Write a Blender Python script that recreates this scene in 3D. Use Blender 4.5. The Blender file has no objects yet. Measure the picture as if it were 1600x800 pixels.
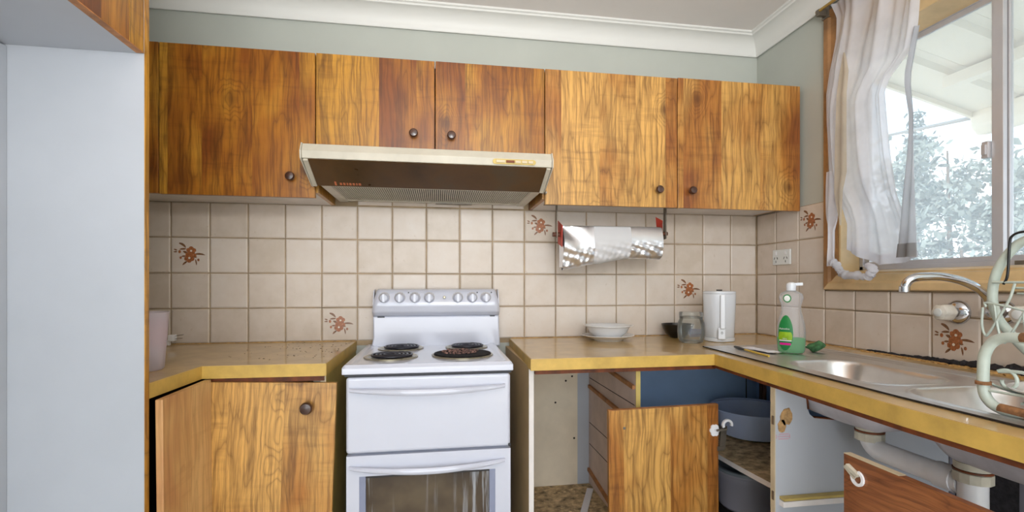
import bpy, bmesh, math, random
from mathutils import Vector, Matrix
C = bpy.context.scene.collection
S = bpy.context.scene
PI = math.pi
random.seed(7)

def lin(r, g=None, b=None):
    if g is None: r, g, b = r
    f = lambda v: (v/255/12.92) if v/255 <= .04045 else ((v/255+.055)/1.055)**2.4
    return (f(r), f(g), f(b), 1)

# ------------------------------------------------------------------ camera, sky, sun, large lights, exposure
cam_d = bpy.data.cameras.new('camera'); cam = bpy.data.objects.new('camera', cam_d); C.objects.link(cam)
cam_d.sensor_width = 36; cam_d.lens = 770.424/1600*36
cam_d.shift_x = -10.155/1600; cam_d.shift_y = 44.425/1600; cam_d.clip_start = .02
cam.location = (-1.590, -2.266, 1.150); cam.rotation_euler = (PI/2, 0, -.1620)
S.camera = cam

w = bpy.data.worlds.new('sky'); S.world = w; w.use_nodes = True
nt = w.node_tree; nt.nodes.clear()
wo = nt.nodes.new('ShaderNodeOutputWorld'); bg = nt.nodes.new('ShaderNodeBackground')
tc = nt.nodes.new('ShaderNodeTexCoord'); sp = nt.nodes.new('ShaderNodeSeparateXYZ'); rp = nt.nodes.new('ShaderNodeValToRGB')
nt.links.new(tc.outputs['Generated'], sp.inputs[0]); nt.links.new(sp.outputs['Z'], rp.inputs[0])
rp.color_ramp.elements[0].position = 0; rp.color_ramp.elements[0].color = (.92, .97, 1, 1)
rp.color_ramp.elements[1].position = .6; rp.color_ramp.elements[1].color = (.34, .66, 1, 1)
nt.links.new(rp.outputs[0], bg.inputs[0]); bg.inputs[1].default_value = 2.8
nt.links.new(bg.outputs[0], wo.inputs[0])

sun_d = bpy.data.lights.new('sun', 'SUN'); sun_d.energy = 13.0; sun_d.angle = .02; sun_d.color = (1, .96, .9)
sun = bpy.data.objects.new('sun', sun_d); C.objects.link(sun)
sun.rotation_euler = Vector((.75, .35, -.85)).to_track_quat('-Z', 'Y').to_euler()   # from over the house towards the garden

def area(name, loc, target, sx, sy, power, color):
    d = bpy.data.lights.new(name, 'AREA'); d.shape = 'RECTANGLE'; d.size = sx; d.size_y = sy; d.energy = power; d.color = color
    o = bpy.data.objects.new(name, d); C.objects.link(o); o.location = loc
    o.rotation_euler = (Vector(target)-Vector(loc)).to_track_quat('-Z', 'Y').to_euler(); return o
area('window_daylight_behind_camera', (-1.65, -4.36, 1.22), (-1.35, 0, .80), 2.3, 2.0, 47, (.97, .985, 1))
area('added_ceiling_fill', (-1.45, -2.45, 1.70), (-1.45, -2.1, 2.4), .6, .6, 30, (1, .98, .96))  # added upward fill that lifts the ambient light; no known lamp here

S.view_settings.view_transform = 'Standard'; S.view_settings.look = 'None'
S.view_settings.exposure = 0.0; S.view_settings.gamma = 1; S.view_settings.use_curve_mapping = False
S.cycles.use_denoising = True
S.cycles.max_bounces = 10; S.cycles.transparent_max_bounces = 16; S.cycles.sample_clamp_indirect = 4
S.cycles.caustics_reflective = False; S.cycles.caustics_refractive = False

# ------------------------------------------------------------------ materials
class N:
    """small node-graph helper"""
    def __init__(s, name):
        s.m = bpy.data.materials.new(name); s.m.use_nodes = True; s.t = s.m.node_tree; s.n = s.t.nodes; s.l = s.t.links
        s.p = s.n['Principled BSDF']; s.out = s.n['Material Output']
    def add(s, kind, **kw):
        n = s.n.new(kind)
        for k, v in kw.items(): setattr(n, k, v)
        return n
    def link(s, a, b): s.l.new(a, b)
    def val(s, x, sock):
        if isinstance(x, (int, float)): sock.default_value = x
        else: s.link(x, sock)
    def math(s, op, a, b=0, c=None, clamp=False):
        n = s.add('ShaderNodeMath', operation=op, use_clamp=clamp); s.val(a, n.inputs[0]); s.val(b, n.inputs[1])
        if c is not None: s.val(c, n.inputs[2])
        return n.outputs[0]
    def xyz(s, x, y, z):
        n = s.add('ShaderNodeCombineXYZ'); s.val(x, n.inputs[0]); s.val(y, n.inputs[1]); s.val(z, n.inputs[2]); return n.outputs[0]
    def coords(s, which='Object'):
        n = s.add('ShaderNodeTexCoord'); q = s.add('ShaderNodeSeparateXYZ'); s.link(n.outputs[which], q.inputs[0]); return n.outputs[which], q.outputs
    def noise(s, vec, scale, detail=3, rough=.5, dist=0):
        n = s.add('ShaderNodeTexNoise'); s.link(vec, n.inputs['Vector']); n.inputs['Scale'].default_value = scale
        n.inputs['Detail'].default_value = detail; n.inputs['Roughness'].default_value = rough; n.inputs['Distortion'].default_value = dist
        return n.outputs[0]
    def ramp(s, f, stops):
        n = s.add('ShaderNodeValToRGB'); e = n.color_ramp.elements
        while len(e) < len(stops): e.new(.5)
        for k, (pos, col) in enumerate(stops):
            e[k].position = pos; e[k].color = col if isinstance(col, tuple) else (col, col, col, 1)
        s.val(f, n.inputs[0]); return n.outputs[0]
    def mix(s, f, a, b, blend='MIX'):
        n = s.add('ShaderNodeMix', data_type='RGBA', blend_type=blend); s.val(f, n.inputs[0])
        for x, k in ((a, 6), (b, 7)):
            if isinstance(x, tuple): n.inputs[k].default_value = x
            else: s.link(x, n.inputs[k])
        return n.outputs[2]
    def bump(s, h, strength=.2, dist=.002):
        n = s.add('ShaderNodeBump'); n.inputs['Strength'].default_value = strength; n.inputs['Distance'].default_value = dist
        s.link(h, n.inputs['Height']); s.link(n.outputs[0], s.p.inputs['Normal'])
    def base(s, c):
        if isinstance(c, tuple): s.p.inputs['Base Color'].default_value = c
        else: s.link(c, s.p.inputs['Base Color'])
    def set(s, **kw):
        for k, v in kw.items():
            i = s.p.inputs[k.replace('_', ' ')]
            if isinstance(v, (int, float, tuple)): i.default_value = v
            else: s.link(v, i)
        return s.m

def plain(name, rgb, rough=.5, metal=0, var=.06, scale=9, bump=0, bscale=60, coat=0, spec=.5):
    g = N(name); v, _ = g.coords()
    a = g.noise(v, scale, 4, .6); c = lin(rgb)
    dark = tuple(x*(1-var*2.2) for x in c[:3])+(1,); light = tuple(min(1, x*(1+var)) for x in c[:3])+(1,)
    g.base(g.ramp(a, [(.3, dark), (.7, light)]))
    if bump: g.bump(g.noise(v, bscale, 3), bump, .002)
    return g.set(Roughness=rough, Metallic=metal, Coat_Weight=coat, Specular_IOR_Level=spec)

def wood(name, light, mid, dark, red, horizontal=False, rough=.34, contrast=1.0):
    g = N(name); v, (x, y, z) = g.coords()
    oi = g.add('ShaderNodeObjectInfo'); rnd = g.math('MULTIPLY', oi.outputs['Random'], 41.0)
    u0 = g.math('ADD', x, y)
    u, h = (z, u0) if horizontal else (u0, z)
    us = g.math('ADD', u, rnd)
    # boards printed on the laminate: irregular strips
    vo = g.add('ShaderNodeTexVoronoi', voronoi_dimensions='1D'); g.link(us, vo.inputs['W']); vo.inputs['Scale'].default_value = 6.0
    sc = g.add('ShaderNodeSeparateColor'); g.link(vo.outputs['Color'], sc.inputs[0]); s1 = sc.outputs[0]
    off = g.math('MULTIPLY', s1, 9)
    wob = g.noise(g.xyz(g.math('MULTIPLY', us, 3), g.math('MULTIPLY', h, 3.2), off), 1, 3, .6)
    uu = g.math('ADD', us, g.math('MULTIPLY', g.math('SUBTRACT', wob, .5), .035))
    P = g.xyz(uu, g.math('MULTIPLY', h, .13), off)
    n1 = g.noise(P, 7.5, 3, .5)
    # knots, in some of the cells only
    kv = g.add('ShaderNodeTexVoronoi', voronoi_dimensions='3D'); g.link(g.xyz(uu, g.math('MULTIPLY', h, .75), off), kv.inputs['Vector']); kv.inputs['Scale'].default_value = 5.2
    kd_ = kv.outputs['Distance']; kc_ = g.add('ShaderNodeSeparateColor'); g.link(kv.outputs['Color'], kc_.inputs[0])
    on = g.math('GREATER_THAN', kc_.outputs[1], .35)
    d = g.math('ADD', kd_, g.math('SUBTRACT', 1, on))
    k = g.add('ShaderNodeMapRange', interpolation_type='SMOOTHERSTEP'); g.link(d, k.inputs[0]); k.inputs[1].default_value = .40; k.inputs[2].default_value = 0; k.inputs[3].default_value = 0; k.inputs[4].default_value = 1
    fld = g.math('ADD', g.math('MULTIPLY', n1, 1.1), g.math('MULTIPLY', k.outputs[0], .32))
    fr = g.math('FRACT', g.math('MULTIPLY', fld, 12))
    ring = g.ramp(fr, [(0, .12), (.06, .62), (.30, 1), (.72, .94), (.92, .6), (1, .25)])
    streak = g.noise(g.xyz(uu, g.math('MULTIPLY', h, .03), off), 110, 4, .75)
    flame = g.noise(g.xyz(g.math('MULTIPLY', us, 5), g.math('MULTIPLY', h, 38), off), 1, 3, .6)
    low = g.noise(g.xyz(us, g.math('MULTIPLY', h, .5), off), 4.5, 3, .55)
    tone = g.math('ADD', g.math('MULTIPLY', low, .75), g.math('MULTIPLY', g.math('SUBTRACT', s1, .5), .27))
    col = g.ramp(tone, [(.19, lin(red)), (.31, lin(mid)), (.44, lin(light)), (.60, tuple(min(1, q*1.12) for q in lin(light)[:3])+(1,))])
    patch = g.ramp(g.noise(g.xyz(us, h, off), 3.1, 2), [(.42, 0.0), (.62, 1.0)])
    col = g.mix(g.math('MULTIPLY', g.math('SUBTRACT', 1, ring), .56*contrast), col, lin(dark))
    col = g.mix(g.math('MULTIPLY', g.ramp(streak, [(.40, 1.0), (.56, 0.0)]), .50*contrast), col, lin(dark))
    col = g.mix(g.math('MULTIPLY', g.math('MULTIPLY', g.ramp(flame, [(.5, 0.0), (.68, 1.0)]), patch), .30*contrast), col, lin(dark))
    kd = g.ramp(d, [(.0, 1.0), (.05, .85), (.16, 0.0)])
    col = g.mix(g.math('MULTIPLY', kd, .75), col, lin(dark))
    g.base(col)
    return g.set(Roughness=rough, Coat_Weight=.12, Coat_Roughness=.25)

WOOD = wood('teak_laminate', (200, 144, 50), (168, 106, 30), (66, 30, 6), (130, 70, 20))
WOODC = wood('teak_laminate_lit', (212, 162, 88), (180, 120, 54), (74, 36, 12), (146, 84, 38))  # paler teak copy, with the light and glare put into its colour
WOODP = wood('pale_oak_laminate', (224, 186, 128), (208, 162, 106), (134, 88, 48), (186, 126, 84), contrast=.6)
WOODH = wood('teak_laminate_crossgrain', (170, 108, 62), (140, 82, 44), (72, 34, 16), (112, 60, 32), horizontal=True)
EDGE = plain('raw_timber_edge', (176, 120, 72), .6, var=.2, scale=30)
RUST = plain('red_brown_batten', (120, 58, 16), .6, var=.3, scale=20)
KNOB = plain('dark_turned_wood', (70, 40, 26), .35, var=.2, scale=40, coat=.3)
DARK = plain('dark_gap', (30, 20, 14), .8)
PAINT = plain('sage_wall_paint', (184, 188, 180), .6, var=.02, scale=3)
CEIL = plain('ceiling_white', (226, 220, 216), .65, var=.015, scale=3)
CORN = plain('cornice_white', (224, 224, 220), .5, var=.01, scale=3)
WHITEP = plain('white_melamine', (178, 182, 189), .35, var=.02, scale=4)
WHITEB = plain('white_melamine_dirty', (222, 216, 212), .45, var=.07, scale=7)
CREAM = plain('cream_board', (206, 190, 160), .55, var=.08, scale=8)
BEIGE = plain('beige_hardboard', (220, 206, 182), .6, var=.05, scale=8)
OLIVE = plain('yellowed_panel', (196, 172, 98), .5, var=.12, scale=6)
TANP = plain('tan_side_panel', (206, 176, 128), .5, var=.1, scale=5)
MAUVE = plain('mauve_board', (206, 186, 176), .6, var=.06, scale=12)
PLINTH = plain('chipboard_dirt', (196, 170, 130), .85, var=.35, scale=28, bump=.4, bscale=80)
BLUEP = plain('blue_grey_paint', (172, 202, 240), .35, var=.05, scale=4)
ENAMEL = plain('white_enamel', (206, 209, 222), .18, var=.012, scale=4, coat=.4)
ENAMEL_D = plain('shadow_slot', (40, 40, 46), .5)
COIL = plain('black_iron_coil', (52, 52, 62), .35, .3, var=.2, scale=60)
FRAMEG = plain('grey_window_frame', (138, 144, 168), .4)
CHROME = plain('chrome', (205, 208, 214), .12, 1, var=.02)
STEEL = plain('brushed_steel', (218, 216, 214), .30, .85, var=.05, scale=12)
BOWLC = plain('sink_sound_coat', (196, 194, 202), .5, 0, var=.08, scale=14)
TRIMRING = plain('stained_ring', (176, 166, 140), .3, .6, var=.2, scale=30)
METAL = plain('grey_bracket_metal', (128, 120, 108), .4, .7, var=.12, scale=20)
PVC = plain('white_pvc', (240, 240, 242), .3, var=.04, scale=12)
PVCN = plain('yellowed_pvc', (206, 200, 182), .4, var=.1, scale=20)
BLACK = plain('black_plastic', (20, 18, 18), .3, var=.1)
BLACKM = plain('black_mould_and_shade', (38, 34, 38), .8, var=.4, scale=60, bump=.8, bscale=150)  # mould on the sealant; also the painted shade behind the waste pipe
CAULK = plain('old_caulk', (196, 156, 96), .7, var=.25, scale=50)
CROCK = plain('white_crockery', (226, 226, 226), .15, var=.01, coat=.4)
REDC = plain('red_card', (205, 70, 52), .5, var=.1)
TIMBER = plain('varnished_pine', (212, 182, 134), .4, var=.12, scale=6, coat=.2)
TIMBERD = plain('stained_pine', (160, 116, 70), .5, var=.2, scale=12)
ALU = plain('anodised_aluminium', (196, 194, 196), .35, .5, var=.03)
ROOF = plain('cream_roof_sheet', (226, 214, 192), .5, var=.03, scale=2)
BARK = plain('bark', (92, 80, 70), .9, var=.2)
GRASS = plain('pale_paving', (196, 190, 178), .9, var=.2, scale=2)
OUTW = plain('white_switch', (226, 228, 226), .3, var=.01)
BASIN = plain('blue_plastic_basin', (190, 204, 236), .35, var=.03)
BLUEC = plain('bright_blue_plastic', (30, 90, 190), .4)
SPONGE = plain('green_scourer', (74, 124, 78), .9, var=.25, scale=60, bump=.8, bscale=220)
ACRYL = plain('milky_acrylic', (226, 220, 208), .2, var=.06, scale=40, coat=.4)
RACKM = plain('white_coated_wire', (190, 200, 190), .4, var=.06, scale=30)
RUSTY = plain('rust', (150, 104, 66), .8, var=.3, scale=60)
COPPER = plain('brown_pipe', (96, 54, 34), .5, var=.2)
GLUE = plain('dried_glue', (178, 140, 92), .7, var=.25, scale=60, bump=.5, bscale=120)
STAMPM = plain('red_ink', (196, 156, 168), .6)
PINKS = plain('white_sticker', (232, 232, 236), .5)
GREENL = plain('green_label', (24, 128, 62), .4, var=.08)
LIMEL = plain('lime_label', (150, 190, 30), .4, var=.15, scale=40)
PINKL = plain('magenta_label', (226, 20, 150), .4)
WHITEL = plain('white_print', (240, 244, 240), .4)
RUSTP = plain('print_rust', (172, 104, 60), .3, var=.25, scale=150)
BROWNP = plain('print_brown', (132, 90, 56), .3, var=.2, scale=150)
CREAMP = plain('print_cream', (226, 216, 200), .3)
ORANGEP = plain('print_orange', (196, 112, 72), .4)
DEBRIS = plain('burnt_food', (160, 124, 114), .9, var=.5, scale=90, bump=1, bscale=160)
CRUST = plain('burnt_black_crust', (24, 20, 20), .75, var=.4, scale=60, bump=.8, bscale=120, spec=.25)
LAMI = plain('tan_laminate', (200, 166, 106), .34, var=.09, scale=11, coat=.6)
YEDGE = plain('yellow_laminate_edge', (204, 168, 84), .45, var=.1, scale=14)
PAPER = plain('white_paper', (226, 226, 232), .6, var=.03)
YELL = plain('yellow_plastic', (220, 184, 70), .4)
BRASS = plain('pale_brass', (190, 160, 90), .35, .7)
HOODM = plain('cream_painted_steel', (198, 192, 176), .35, var=.05, scale=14)
FLOORM = plain('vinyl_floor', (214, 204, 190), .5, var=.1, scale=5)

def tile_material():
    g = N('glazed_tile'); v, (x, y, z) = g.coords(); oi = g.add('ShaderNodeObjectInfo'); r = oi.outputs['Random']
    sh = g.xyz(g.math('ADD', x, g.math('MULTIPLY', r, 31)), g.math('ADD', y, g.math('MULTIPLY', r, 17)), z)
    n = g.noise(sh, 14, 3, .6)
    c = g.ramp(g.math('ADD', g.math('MULTIPLY', n, .6), g.math('MULTIPLY', r, .4)), [(.25, lin(200, 186, 170)), (.5, lin(212, 199, 186)), (.78, lin(218, 208, 198))])
    spots = g.ramp(g.noise(sh, 55, 2, .5), [(.70, 0.0), (.76, 1.0)])
    g.base(g.mix(g.math('MULTIPLY', spots, .25), c, lin(170, 146, 116)))
    g.bump(g.noise(sh, 22, 2), .06, .003)
    return g.set(Roughness=.42, Coat_Weight=.08, Coat_Roughness=.2)
TILE = tile_material()
GROUT = plain('brown_grout', (170, 148, 118), .85, var=.22, scale=7)

def hood_glass():
    g = N('smoked_glass_greasy'); v, _ = g.coords()
    n = g.noise(v, 5, 4, .6)
    g.base(g.ramp(n, [(.3, lin(58, 40, 18)), (.55, lin(84, 58, 30)), (.75, lin(74, 66, 54))]))
    return g.set(Roughness=g.ramp(n, [(.3, .25), (.7, .5)]))
HGLASS = hood_glass()
def oven_glass():
    g = N('oven_glass_streaked'); v, (x, y, z) = g.coords()
    s = g.noise(g.xyz(g.math('MULTIPLY', x, 60), 0, g.math('MULTIPLY', z, 3)), 1, 4, .65)
    s2 = g.noise(g.xyz(g.math('MULTIPLY', x, 11), 0, g.math('MULTIPLY', z, 1)), 1, 2)
    m = g.math('MULTIPLY', g.ramp(s, [(.5, 0.0), (.66, 1.0)]), g.ramp(s2, [(.46, 0.0), (.62, 1.0)]))
    n = g.noise(v, 9, 3)
    c = g.ramp(n, [(.3, lin(56, 42, 30)), (.7, lin(92, 78, 58))])
    g.base(g.mix(g.math('MULTIPLY', m, .8), c, lin(186, 190, 196)))
    return g.set(Roughness=.2)
OGLASS = oven_glass()

def glassy(name, tint, rough=.03, refl=1.0, veil=0, veilcol=(1, 1, 1, 1), front=.35):
    """clear sheet or vessel: transparent body, mirror-like skin, optional milky film"""
    g = N(name); g.n.remove(g.p)
    tr = g.add('ShaderNodeBsdfTransparent'); tr.inputs[0].default_value = tint
    gl = g.add('ShaderNodeBsdfGlossy'); gl.inputs['Roughness'].default_value = rough
    fr = g.add('ShaderNodeLayerWeight'); fr.inputs[0].default_value = .25
    mx = g.add('ShaderNodeMixShader'); g.link(g.math('MULTIPLY', fr.outputs['Fresnel'], refl, clamp=True), mx.inputs[0]); g.link(tr.outputs[0], mx.inputs[1]); g.link(gl.outputs[0], mx.inputs[2])
    last = mx.outputs[0]
    if veil:
        tl = g.add('ShaderNodeBsdfTranslucent'); tl.inputs[0].default_value = veilcol
        df = g.add('ShaderNodeBsdfDiffuse'); df.inputs[0].default_value = veilcol
        m1 = g.add('ShaderNodeMixShader'); m1.inputs[0].default_value = front; g.link(tl.outputs[0], m1.inputs[1]); g.link(df.outputs[0], m1.inputs[2])
        m2 = g.add('ShaderNodeMixShader'); m2.inputs[0].default_value = veil; g.link(last, m2.inputs[1]); g.link(m1.outputs[0], m2.inputs[2]); last = m2.outputs[0]
    g.link(last, g.out.inputs[0]); return g.m
PANE = glassy('hazed_window_glass', (.97, .98, .98, 1), .02, .5, .26, lin(238, 242, 248))  # milky veil built into the glass for the overexposed haze outdoors
JARG = glassy('jar_glass', (.97, .985, .98, 1), .04, .8, .07, lin(236, 240, 240))
BOTP = glassy('clear_bottle_plastic', (.98, .98, .99, 1), .15, .7, .24, lin(252, 252, 255), .7)
TUMB = glassy('frosted_tumbler_plastic', (.96, .95, .96, 1), .2, .5, .72, lin(240, 234, 242), .6)
LIQ = glassy('green_detergent', (.10, .80, .22, 1), .1, .3, .75, lin(96, 240, 130))
WRAP = glassy('cling_wrap', (.95, .95, .96, 1), .12, .5, .72, lin(240, 240, 242), .85)
def cloth(name, rgb, through=.14):
    g = N(name); g.n.remove(g.p); v, (x, y, z) = g.coords()
    n = g.noise(v, 5, 4, .6); weave = g.noise(v, 400, 1)
    c = g.ramp(n, [(.32, lin(*[q*.90 for q in rgb])), (.66, lin(*rgb))])
    tl = g.add('ShaderNodeBsdfTranslucent'); df = g.add('ShaderNodeBsdfDiffuse'); tr = g.add('ShaderNodeBsdfTransparent')
    g.link(c, tl.inputs[0]); g.link(c, df.inputs[0])
    m1 = g.add('ShaderNodeMixShader'); m1.inputs[0].default_value = .5; g.link(df.outputs[0], m1.inputs[1]); g.link(tl.outputs[0], m1.inputs[2])
    m2 = g.add('ShaderNodeMixShader'); m2.inputs[0].default_value = through; g.link(m1.outputs[0], m2.inputs[1]); g.link(tr.outputs[0], m2.inputs[2])
    g.link(m2.outputs[0], g.out.inputs[0]); return g.m
CLOTH = cloth('sheer_white_cloth', (238, 238, 244), .16)
CLOTHG = cloth('grey_hem_cloth', (196, 198, 204), .05)
CLOTHS = cloth('jamb_tan_cloth', (212, 198, 176), .10)  # tan of the timber jamb showing through, put into the cloth
def leaf(name, rgb):
    g = N(name); g.n.remove(g.p); oi = g.add('ShaderNodeTexCoord')
    c = g.ramp(g.noise(oi.outputs['Object'], 3, 3), [(.3, lin(*[q*.75 for q in rgb])), (.7, lin(*rgb))])
    df = g.add('ShaderNodeBsdfDiffuse'); tl = g.add('ShaderNodeBsdfTranslucent'); g.link(c, df.inputs[0]); g.link(c, tl.inputs[0])
    m = g.add('ShaderNodeMixShader'); m.inputs[0].default_value = .4; g.link(df.outputs[0], m.inputs[1]); g.link(tl.outputs[0], m.inputs[2]); g.link(m.outputs[0], g.out.inputs[0]); return g.m
LEAF1 = leaf('leaf_grey_green', (150, 158, 150)); LEAF2 = leaf('leaf_pale', (186, 190, 180)); LEAF3 = leaf('needle_blue_green', (124, 138, 138))
def foil_material():
    g = N('aluminium_foil'); v, _ = g.coords(); g.base(lin(232, 234, 240)); g.bump(g.noise(v, 26, 3, .55), .18, .004)
    return g.set(Roughness=.30, Metallic=.9)
FOIL = foil_material()
KETT = plain('white_kettle_plastic', (226, 230, 236), .22, var=.01, coat=.3)
KETG = plain('grey_kettle_window', (176, 182, 188), .25, .2, var=.03)

# ------------------------------------------------------------------ mesh builder
class B:
    def __init__(s): s.v = []; s.f = []
    def add(s, vs, fs):
        k = len(s.v); s.v += [tuple(q) for q in vs]; s.f += [tuple(i+k for i in f) for f in fs]; return s
    def box(s, x0, x1, y0, y1, z0, z1):
        return s.add([(x0,y0,z0),(x1,y0,z0),(x1,y1,z0),(x0,y1,z0),(x0,y0,z1),(x1,y0,z1),(x1,y1,z1),(x0,y1,z1)],
                     [(0,3,2,1),(4,5,6,7),(0,1,5,4),(1,2,6,5),(2,3,7,6),(3,0,4,7)])
    def bar(s, a, b, wid, th, up=(0,0,1)):
        a = Vector(a); b = Vector(b); d = (b-a).normalized(); r = d.cross(Vector(up))
        r = r.normalized() if r.length > 1e-6 else Vector((1,0,0)); u = r.cross(d).normalized(); r = r*wid/2; u = u*th/2
        return s.add([a-r-u, a+r-u, a+r+u, a-r+u, b-r-u, b+r-u, b+r+u, b-r+u],
                     [(0,1,2,3),(7,6,5,4),(0,4,5,1),(1,5,6,2),(2,6,7,3),(3,7,4,0)])
    def prism(s, poly, axis, d0, d1):
        """poly of 2D points; axis x: (y,z) points; y: (x,z) points; z: (x,y) points"""
        mp = {'x': lambda p, d: (d, p[0], p[1]), 'y': lambda p, d: (p[0], d, p[1]), 'z': lambda p, d: (p[0], p[1], d)}[axis]
        n = len(poly)
        return s.add([mp(q, d0) for q in poly]+[mp(q, d1) for q in poly],
                     [tuple(range(n))[::-1], tuple(range(n, 2*n))]+[(i, (i+1) % n, n+(i+1) % n, n+i) for i in range(n)])
    def tube(s, pts, r, n=10, closed=False):
        pts = [Vector(q) for q in pts]; m = len(pts); rs = r if isinstance(r, (list, tuple)) else [r]*m
        vs = []; prev = None
        for i, q in enumerate(pts):
            a = pts[i-1] if i else (pts[-1] if closed else q); b = pts[(i+1) % m] if (i < m-1 or closed) else q
            t = (b-a).normalized()
            if prev is None:
                prev = t.orthogonal().normalized()
            u = (prev-t*prev.dot(t)); u = u.normalized() if u.length > 1e-6 else t.orthogonal().normalized(); prev = u; ww = t.cross(u)
            vs += [q+(u*math.cos(2*PI*k/n)+ww*math.sin(2*PI*k/n))*rs[i] for k in range(n)]
        fs = []
        for i in range(m if closed else m-1):
            j = (i+1) % m
            fs += [(i*n+k, i*n+(k+1) % n, j*n+(k+1) % n, j*n+k) for k in range(n)]
        if not closed: fs += [tuple(range(n))[::-1], tuple(range((m-1)*n, m*n))]
        return s.add(vs, fs)
    def lathe(s, prof, c, n=28, axis='z', sx=1, sy=1, rot=0):
        """prof [(r,h)] around an axis through c; axis z up, y = towards -y, x = towards -x"""
        vs = []; m = len(prof)
        for r, h in prof:
            for k in range(n):
                a = 2*PI*k/n; p, q = r*math.cos(a)*sx, r*math.sin(a)*sy
                p, q = p*math.cos(rot)-q*math.sin(rot), p*math.sin(rot)+q*math.cos(rot)
                vs.append({'z': (c[0]+p, c[1]+q, c[2]+h), 'y': (c[0]+p, c[1]-h, c[2]+q), 'x': (c[0]-h, c[1]+p, c[2]+q)}[axis])
        fs = [(i*n+k, i*n+(k+1) % n, (i+1)*n+(k+1) % n, (i+1)*n+k) for i in range(m-1) for k in range(n)]
        if prof[0][0] > 1e-5: fs.append(tuple(range(n))[::-1])
        if prof[-1][0] > 1e-5: fs.append(tuple(range((m-1)*n, m*n)))
        return s.add(vs, fs)
    def grid(s, nu, nv, fn):
        vs = [fn(i/nu, j/nv) for j in range(nv+1) for i in range(nu+1)]
        return s.add(vs, [(j*(nu+1)+i, j*(nu+1)+i+1, (j+1)*(nu+1)+i+1, (j+1)*(nu+1)+i) for j in range(nv) for i in range(nu)])
    def blob(s, c, r, seg=10, jit=0, rnd=random):
        vs = []; n = seg
        for j in range(n//2+1):
            th = PI*j/(n//2)
            for k in range(n):
                a = 2*PI*k/n; q = 1+rnd.uniform(-jit, jit)
                vs.append((c[0]+r[0]*q*math.sin(th)*math.cos(a), c[1]+r[1]*q*math.sin(th)*math.sin(a), c[2]+r[2]*q*math.cos(th)))
        return s.add(vs, [(j*n+k, (j+1)*n+k, (j+1)*n+(k+1) % n, j*n+(k+1) % n) for j in range(n//2) for k in range(n)])

ORG = {}
def obj(name, b, m, parent=None, smooth=None, bevel=0, local=False, seg=2, fix=True):
    me = bpy.data.meshes.new(name)
    o = bpy.data.objects.new(name, me); C.objects.link(o)
    org = ORG.get(parent.name, Vector((0,0,0))) if parent else Vector((0,0,0))
    if local: org = Vector((0,0,0))
    me.from_pydata([(q[0]-org.x, q[1]-org.y, q[2]-org.z) for q in b.v], [], b.f)
    if fix:
        bm = bmesh.new(); bm.from_mesh(me); bmesh.ops.remove_doubles(bm, verts=bm.verts, dist=1e-6); bmesh.ops.recalc_face_normals(bm, faces=bm.faces); bm.to_mesh(me); bm.free()
    me.materials.append(m)
    if smooth:
        me.polygons.foreach_set('use_smooth', [True]*len(me.polygons)); me.set_sharp_from_angle(angle=math.radians(smooth))
    if bevel:
        md = o.modifiers.new('bevel', 'BEVEL'); md.width = bevel; md.segments = seg; md.limit_method = 'ANGLE'
    if parent: o.parent = parent; ORG[o.name] = org
    else: ORG[o.name] = org
    return o
def thing(name, label, cat, loc=(0,0,0), group=None, rot=None):
    o = bpy.data.objects.new(name, None); C.objects.link(o); o.empty_display_size = .05
    o.location = loc; o['label'] = label; o['category'] = cat
    if group: o['group'] = group
    if rot: o.rotation_euler = rot
    ORG[o.name] = Vector(loc); return o
def tag(o, label, cat, group=None):
    o['label'] = label; o['category'] = cat
    if group: o['group'] = group
    return o
def struct(name, b=None, m=None, **kw):
    if b is None:
        o = bpy.data.objects.new(name, None); C.objects.link(o); o.empty_display_size = .05; ORG[o.name] = Vector((0,0,0))
    else: o = obj(name, b, m, **kw)
    o['kind'] = 'structure'; return o
def text_part(name, body, size, m, parent, M):
    cu = bpy.data.curves.new('lettering', 'FONT'); cu.body = body; cu.size = size; cu.align_x = 'CENTER'; cu.align_y = 'CENTER'; cu.extrude = .0002
    t = bpy.data.objects.new('lettering', cu); C.objects.link(t); bpy.context.view_layer.update()
    me = bpy.data.meshes.new_from_object(t.evaluated_get(bpy.context.evaluated_depsgraph_get())); bpy.data.objects.remove(t)
    me.transform(M); org = ORG[parent.name]; me.transform(Matrix.Translation(-org)); me.name = name
    me.materials.clear(); me.materials.append(m)
    o = bpy.data.objects.new(name, me); C.objects.link(o); o.parent = parent; ORG[o.name] = org; return o
def arc(c, r, a0, a1, n, f):
    return [f(c[0]+r*math.cos(a0+(a1-a0)*k/n), c[1]+r*math.sin(a0+(a1-a0)*k/n)) for k in range(n+1)]
def smoothpath(pts, n=6):
    """Catmull-Rom through pts"""
    P = [Vector(q) for q in pts]; P = [P[0]*2-P[1]]+P+[P[-1]*2-P[-2]]; out = []
    for i in range(1, len(P)-2):
        for k in range(n):
            t = k/n; a, b, c, d = P[i-1], P[i], P[i+1], P[i+2]
            out.append(.5*((2*b)+(c-a)*t+(2*a-5*b+4*c-d)*t*t+(3*b-a-3*c+d)*t**3))
    return out+[P[-2]]

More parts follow.
